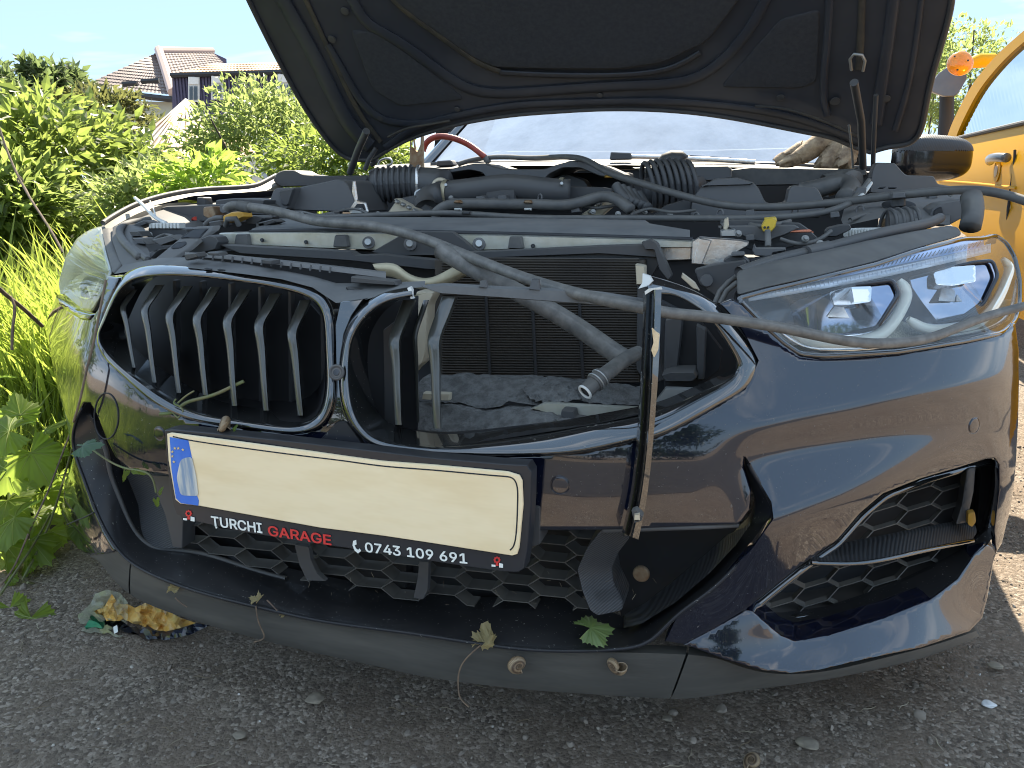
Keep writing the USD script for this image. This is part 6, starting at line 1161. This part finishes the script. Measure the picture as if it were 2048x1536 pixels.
part(tr, 'scrape', panel(rnd([(1303, 655), (1312, 664), (1319, 668), (1316, 700), (1308, 716), (1302, 700), (1307, 685)], 3), lambda p: pxy(np.c_[p, np.full(len(p), .020)]), .003, 5, .3, .0005), pm('sunlit_patch_look', (.55, .40, .22), .5, col2=(.7, .55, .35), ns=120), label='pale patch with sunlight put in its colour')  # cream colour paints the sunlit spot on the strip
part(tr, 'clip_lug', slab([(1262, 1022), (1272, 1018), (1286, 1032), (1282, 1044), (1268, 1048)], -.004, .01, 2), satin)
part(tr, 'clip_window', slab([(1268, 1028), (1279, 1027), (1280, 1042), (1267, 1042)], -.0065, .002, 1), cream)
# snails
shellm = usdkit.material(stage, '/World/Looks/snail_shell', {'g': ('geometry', {}), 'at': ('uvmap', {'attribute': 'st'}), 'sx': ('separate_xyz', {}), 'w': ('wave_texture', {'scale': .5, 'distortion': .5, 'detail': 2.}), 'm': ('mapping', {'scale': (26, 1.0, 1)}), 'm2': ('mapping', {'scale': (0, 1, 0)}),
    'bn': ('rgb_ramp', {'ramp': [(0, (.30, .21, .12)), (.12, (.38, .29, .18)), (.2, (.07, .04, .025)), (.27, (.36, .26, .16)), (.36, (.08, .045, .03)), (.46, (.40, .31, .20)), (.7, (.26, .18, .10)), (1, (.30, .21, .12))]}),
    'wr': ('rgb_ramp', {'ramp': [(.2, (.55, .5, .45)), (.8, (1, 1, 1))]}), 'mx': ('mix_color', {'blend_type': 'multiply', 'fac': 1.}), 'b': ('bump', {'distance': .0004}), 'p': ('principled_bsdf', {'roughness': .4})},
    [('at.UV', 'm.vector'), ('m.vector', 'w.vector'), ('at.UV', 'sx.vector'), ('sx.y', 'bn.fac'), ('w.fac', 'wr.fac'), ('bn.color', 'mx.a'), ('wr.color', 'mx.b'), ('mx.result', 'p.base_color'), ('w.fac', 'b.height'), ('b.normal', 'p.normal')], surface='p.BSDF')
lip_m = pm('shell_lip', (.26, .19, .12), .5)
def snail(P, size, axis, lab, open_dir=0.):
    axis = np.asarray(axis, float)/np.linalg.norm(axis); u_ = np.cross(axis, [.3, .2, 1.]); u_ /= np.linalg.norm(u_); w_ = np.cross(axis, u_); n = 150; t = np.linspace(0, 1, n); th = t*2*np.pi*4.2+open_dir; k = np.exp(-3.0*(1-t)); e = np.cos(th)[:, None]*u_+np.sin(th)[:, None]*w_
    cen = (k*.50)[:, None]*e+((1-k)*.50)[:, None]*axis; rr = k*.50; an = np.linspace(0, 2*np.pi, 17); V, uv = [], []
    for i in range(n):
        V.append(np.asarray(P)+size*(cen[i]+rr[i]*(np.cos(an)[:, None]*e[i]+.92*np.sin(an)[:, None]*axis))); uv.append(np.c_[np.full(17, t[i]*4.2), np.linspace(0, 1, 17)])
    V_, F_ = loft(V); s_ = thing('snail', lab, 'snail', P); p_ = _path(s_, 'shell'); usdkit.mesh(stage, p_, (V_-np.asarray(P), F_), shellm, smooth=True, uv=np.vstack(uv))
    part(s_, 'shell_lip', ring(np.asarray(P)+size*cen[-1], np.cross(axis, e[-1]), size*.46, size*.05, 20, 6), lip_m, smooth=True)
    return s_
snail(pxy([(452, 852, .004)])[0], .0185, (-.75, -.55, .35), 'brown banded snail sitting on the top edge of the number plate')
snail(S(-.014)([(1035, 1325)])[0], .0175, (.55, -.75, -.1), 'dark brown snail under the bumper lip beside the withered leaf', 1.)
snail(S(-.014)([(1232, 1328)])[0], .0170, (-.5, -.8, -.25), 'light tan striped snail under the bumper lip near the right end', 2.)
snail(atZ([(1508, 1524)], .012)[0], .0170, (-.5, -.5, .7), 'small cream snail on the gravel at the bottom edge of the picture', .5)
# fallen leaves and sprigs
def leaf_thing(name, x, y, s, a, o, lab, mat, lobes=3, surf=None, stem=None, seed=1, crump=0.):
    P = (surf or S(o))([(x, y)])[0]; t = thing(name, lab, 'leaf', P); V, F = place_leaf(P, s/FPX*np.dot(P-C, FW), camdir(a, .45), -FW*.35+np.array([0, 0, .95]), seed, lobes)
    if crump: V = V+(np.stack([meshkit.noise(V*90+k*7, k) for k in range(3)], 1)-.5)*crump
    part(t, 'blade', (V, F), mat, smooth=not crump)
    if stem: part(t, 'stalk', tube(curve(np.array([S(oo)([(a_, b_)])[0] for a_, b_, oo in stem]), n=24), .0011, 6), stem_m)
    return t
leaf_thing('green_leaf', 1180, 1256, 66, 5, -.0, 'fresh green serrated leaf lying on the bumper ledge at the right', leafmat('picked_leaf', (.12, .17, .05), (.13, .18, .055), (.15, .2, .06), .25), 3, pln((1135, 1240, .06), (1240, 1240, .055), (1190, 1285, .015)), seed=4)
leaf_thing('withered_leaf', 968, 1284, 40, 290, -.006, 'withered tan leaf with a long hanging stalk over the bumper lip', deadleaf, 3, stem=[(962, 1290, -.008), (950, 1300, -.008), (930, 1320, -.008), (918, 1345, -.008), (917, 1380, -.006), (922, 1398, -.006), (938, 1414, -.004)], crump=.02)
leaf_thing('withered_leaf', 510, 1200, 20, 280, -.006, 'small withered leaf with a hooked thin stalk on the left of the lip', deadleaf, 3, stem=[(512, 1212, -.008), (516, 1240, -.008), (525, 1262, -.006), (528, 1275, -.005), (508, 1284, -.004)], crump=.014)
leaf_thing('withered_leaf', 345, 1178, 22, 260, -.006, 'curled dead leaf scrap near the left end of the lip', deadleaf, 3, stem=[(350, 1195, -.008), (362, 1206, -.007), (374, 1214, -.006)], crump=.016)
leaf_thing('withered_leaf', 562, 1232, 14, 320, -.004, 'tiny shrivelled leaf on a bent stalk just right of the hooked one', deadleaf, 5, stem=[(560, 1228, -.005), (546, 1212, -.005), (534, 1200, -.004)], crump=.012)
leaf_thing('curled_leaf', 467, 858, 13, 300, -.03, 'curled green leaf beside the snail on the plate holder', vine_m, 5, seed=3)
sp = thing('plant_stem', 'cut green plant stem with tendrils stuck in the left kidney grille', 'stem', S(.0)([(320, 828)])[0])
part(sp, 'stalk', tube(curve(S(-.012)([(320, 828), (345, 824), (358, 812), (375, 805), (410, 796), (440, 782), (461, 772)]), n=24)+np.linspace(0, .03, 24)[:, None]*np.array([0, 1, 0]), .0026, 8), green_stem, smooth=True)
for pts in ([(345, 824), (352, 832), (358, 836)], [(358, 812), (366, 822), (356, 836)], [(356, 806), (372, 792), (388, 782)], [(358, 812), (348, 806), (352, 798)]): part(sp, 'tendril', tube(curve(S(-.012)(pts), n=10), .0014, 6), green_stem, smooth=True)
cr = instancer('dry_crumbs', [(tw, bitm, 'crumb')], np.vstack([pxy(np.c_[rg.uniform(375, 900, 170), 0*np.arange(170), 0*np.arange(170)]) if False else S(.004)(np.c_[(xx := rg.uniform(375, 900, 170)), np.interp(xx, [375, 600, 765, 900], [852, 877, 897, 912])+rg.uniform(-3, 5, 170)]), np.array([SO([(a, b)])[0] for a, b in zip(rg.uniform(300, 1300, 60), rg.uniform(1180, 1260, 60))])+[0, .05, .002]]), np.ones((230, 3))*rg.uniform(.0015, .005, (230, 1)), rquat(230, rg), np.zeros(230), 'brown dry plant crumbs along the plate holder and bumper ledge', 'litter')
# crumpled plastic bag
bg = thing('plastic_bag', 'crumpled clear and orange plastic wrapper on the ground under the left of the splitter', 'plastic bag', atZ([(260, 1290)], 0)[0])
film = pane('clear_film', (.93, .95, .88), .08, 1.6, haze=.34, hcol=(.80, .82, .62), trl=.45)
def crumple(poly, y0, amp, mat, nm, seed, z=0):
    poly = np.c_[160+(np.asarray(poly, float)[:, 0]-160)*1.0, 1300+(np.asarray(poly, float)[:, 1]-1300)*1.08]
    V, T, L = fill2d(poly, 7); h = meshkit.fbm(np.c_[V/17., np.full(len(V), seed)], 3, seed)-.5; P = pxy(np.c_[V, y0+(1275-V[:, 1])*.0006+h*amp])
    P[:, 2] = np.maximum(P[:, 2], .004)
    part(bg, nm, (P, T[:, [0, 2, 1]]), mat, smooth=25)
fc = pm('film_orange', (.80, .44, .09), .22, col2=(.88, .60, .22), ns=60, extra={'transmission_weight': .15}); fg_ = pm('film_green', (.03, .26, .14), .25, col2=(.10, .36, .2), ns=60); fk = pm('film_black', (.012, .014, .022), .15)
crumple([(164, 1258), (178, 1220), (190, 1196), (214, 1188), (240, 1194), (256, 1212), (256, 1240), (245, 1280), (232, 1298), (168, 1302), (162, 1282)], .155, .05, film, 'clear_film', 1)
crumple([(188, 1230), (210, 1218), (224, 1196), (236, 1214), (258, 1216), (270, 1222), (292, 1212), (306, 1216), (340, 1230), (360, 1240), (392, 1250), (350, 1262), (320, 1268), (290, 1258), (258, 1262), (240, 1246), (200, 1248)], .150, .06, fc, 'orange_film', 2)
crumple([(172, 1276), (184, 1246), (212, 1250), (212, 1282), (176, 1288)], .140, .03, fg_, 'green_print', 3)
crumple([(210, 1250), (240, 1246), (262, 1264), (290, 1260), (322, 1268), (360, 1262), (392, 1250), (420, 1254), (380, 1272), (320, 1284), (270, 1284), (214, 1282)], .145, .04, fk, 'black_print', 4)
crumple([(170, 1288), (214, 1282), (250, 1286), (240, 1296), (168, 1304)], .135, .02, film, 'clear_film', 5)
part(bg, 'print_mark', slab([(226, 1254), (234, 1250), (236, 1264), (228, 1268)], .128, .0005, 2, .3, .0002), txt_w)

# ================================================================ yellow vehicle and what stands beyond it
XV = 1.62
yv = thing('yellow_car', 'bright yellow car parked alongside at the right edge', 'car', (XV, 3, 0))
def vY(p): return atX([p], XV)[0]
sill = [vY(q) for q in ((1885, 287), (1925, 278), (2048, 251))]
yr = lambda y, z, x=XV: np.array([x, y, z])
side = []
zs = [(.25, .02), (.45, -.03), (.62, -.045), (.72, -.02), (.80, -.03), (.90, -.035), (.98, -.015)]
yy = np.linspace(.9, 5.6, 30)
zt = np.interp(yy, [sill[2][1], sill[1][1], sill[0][1], 5.6], [sill[2][2], sill[1][2], sill[0][2], sill[0][2]-.05]); zt = np.where(yy < sill[2][1], sill[2][2]+.02, zt)
rows = [np.c_[np.full(30, XV+dx), yy, np.full(30, z)] for z, dx in zs]+[np.c_[np.full(30, XV), yy, np.maximum(zt, 1.0)], np.c_[np.full(30, XV+.02), yy, np.maximum(zt, 1.0)+.012]]
part(yv, 'body_side', loft(rows), yellow, smooth=60)
arch_px = [(1880, 290), (1888, 262), (1905, 222), (1928, 178), (1955, 140), (1985, 106), (2015, 78), (2055, 44), (2120, 0)]
A1 = np.array([vY(q) for q in arch_px])+[.03, 0, 0]; A2_ = np.array([vY((x+14+.02*i, y+10)) for i, (x, y) in enumerate(arch_px)])+[.03, 0, 0]
cA, cB = curve(A1, n=40), curve(A2_, n=40)
part(yv, 'roof_rail', loft([cA+[.35, .05, .01], cA+[.04, 0, .0], cA, cB, cB+[.03, 0, 0]]), yellow, smooth=45)
gl = [A2_[0]]+list(A2_[1:])+[vY((2130, 232))+[.03, 0, 0]]
Vg = np.array(gl); 
wl = loft([cB+[.02, 0, 0], np.c_[np.full(40, XV+.035), np.linspace(cB[0, 1], 2.4, 40), np.interp(np.linspace(cB[0, 1], 2.4, 40), sorted([sill[2][1], sill[0][1]]), [sill[2][2], sill[0][2]])]])
part(yv, 'side_window', wl, sideglass, smooth=False)
part(yv, 'window_seal', tube(np.array([s+[.0, 0, .012] for s in (sill[0], sill[1], sill[2], sill[2]+(sill[2]-sill[1])*.4)]), .012, 8), dark)
part(yv, 'cabin_far_side', loft([[[3.2, 2, .6], [3.2, 5.2, .6]], [[3.2, 2, 1.1], [3.2, 5.2, 1.1]]]), dark)
part(yv, 'roof', loft([cA+[.35, .05, .01], cA+[1.2, .05, .04]]), yellow, smooth=True)
dl = vY((2018, 320)); h_ = part(yv, 'door_handle', tube(curve(np.array([dl+[-.05, .12, .0], dl+[-.07, .04, .008], dl+[-.07, -.08, .010], dl+[-.05, -.16, .004]]), n=16), .021, 12), pm('handle_grey', (.10, .10, .10), .3, coat=.5), smooth=True)
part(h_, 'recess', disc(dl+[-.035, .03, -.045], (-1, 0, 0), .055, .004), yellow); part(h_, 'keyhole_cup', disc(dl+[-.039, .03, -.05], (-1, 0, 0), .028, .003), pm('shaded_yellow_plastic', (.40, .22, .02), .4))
for pts in ([(2044, 300), (2043, 330), (2036, 375), (2030, 420), (2028, 470), (2026, 540), (2024, 640), (2022, 720)],): part(yv, 'door_gap', tube(np.array([vY(q)+[-.028, 0, 0] for q in pts]), .006, 6), dark)
part(yv, 'sill_crease', tube(curve(np.array([vY(q)+[-.03, 0, 0] for q in ((1890, 362), (1950, 366), (2010, 372), (2048, 376))]), n=14), .008, 6), yellow, smooth=True)
part(yv, 'wheel', join(tube(np.array([[XV+.02, 5.0, .31], [XV+.2, 5.0, .31]]), .31, 28)), rubber)
part(yv, 'wheel', join(tube(np.array([[XV+.02, 1.9, .31], [XV+.2, 1.9, .31]]), .31, 28)), rubber)
part(yv, 'bonnet', loft([[[XV+.06, 4.6, 1.08], [3.1, 4.6, 1.1]], [[XV+.1, 5.4, .98], [3.1, 5.4, 1.0]], [[XV+.2, 5.8, .7], [3.0, 5.8, .7]]]), yellow)
D4 = 6.3
bl4 = thing('amber_lamp', 'round amber warning lamp on a yellow arm behind the yellow car', 'lamp', place(1921, 126, D4))
Pc = place(1921, 126, D4); nr = -FW*.95-RT*.25; nr /= np.linalg.norm(nr)
mm2 = trimesh.creation.icosphere(subdivisions=3, radius=1.); vv = np.array(mm2.vertices)
Rm = np.stack([np.cross(UP, nr)/np.linalg.norm(np.cross(UP, nr)), np.cross(nr, np.cross(UP, nr))/np.linalg.norm(np.cross(UP, nr)), nr], 0)
part(bl4, 'lens', ((vv*[.074, .078, .045])@Rm+Pc, np.array(mm2.faces)), amber_glass, smooth=True); part(bl4, 'rim', ring(Pc-nr*.01, nr, .074, .008, 30, 8), amber_glass, smooth=True); part(bl4, 'bulb', (vv*.02+Pc-nr*.005, np.array(mm2.faces)), pm('bulb', (.8, .55, .2), .3), smooth=True)
part(bl4, 'arm', tube(np.array([place(1936, 128, D4+.05), place(1955, 122, D4+.1), place(1985, 120, D4+.2)]), [.03, .045, .045], 10), yellow, smooth=True)
for a in ((1909, 113), (1936, 121), (1915, 140)): part(bl4, 'screw', disc(place(*a, D4-.045), nr, .006, .004), dark)
D5 = 6.8
wm = thing('wing_mirror', 'large dark wing mirror on a rod below the amber lamp', 'mirror', place(1890, 170, D5))
part(wm, 'glass', slab([(1862, 182), (1868, 160), (1878, 146), (1895, 134), (1912, 132), (1936, 152), (1924, 176), (1912, 192), (1888, 192), (1866, 184)], pln((1862, 182, 5.6), (1936, 152, 5.4), (1895, 134, 5.55)), .05, 5, 1, .01), pm('grey_mirror', (.09, .085, .085), .3, 0., col2=(.13, .11, .10), ns=5))
part(wm, 'rod', tube(np.array([place(1890, 142, D5-.2), place(1908, 178, D5-.2)]), .012, 8), steel); part(wm, 'post', tube(np.array([place(1894, 172, D5-.1), place(1893, 230, D5-.1), place(1890, 300, D5-.1)]), [.05, .05, .06], 10), dark)
for sx in (-1, 1):
    wh = part(car, 'wheel', tube(np.array([[sx*.68, 1.08, .335], [sx*.70, 1.08, .335], [sx*.88, 1.08, .335], [sx*.90, 1.08, .335]]), [.315, .335, .335, .315], 40), rubber, smooth=40)
    part(wh, 'rim', tube(np.array([[sx*.895, 1.08, .335], [sx*.905, 1.08, .335]]), [.25, .24], 32), steel)
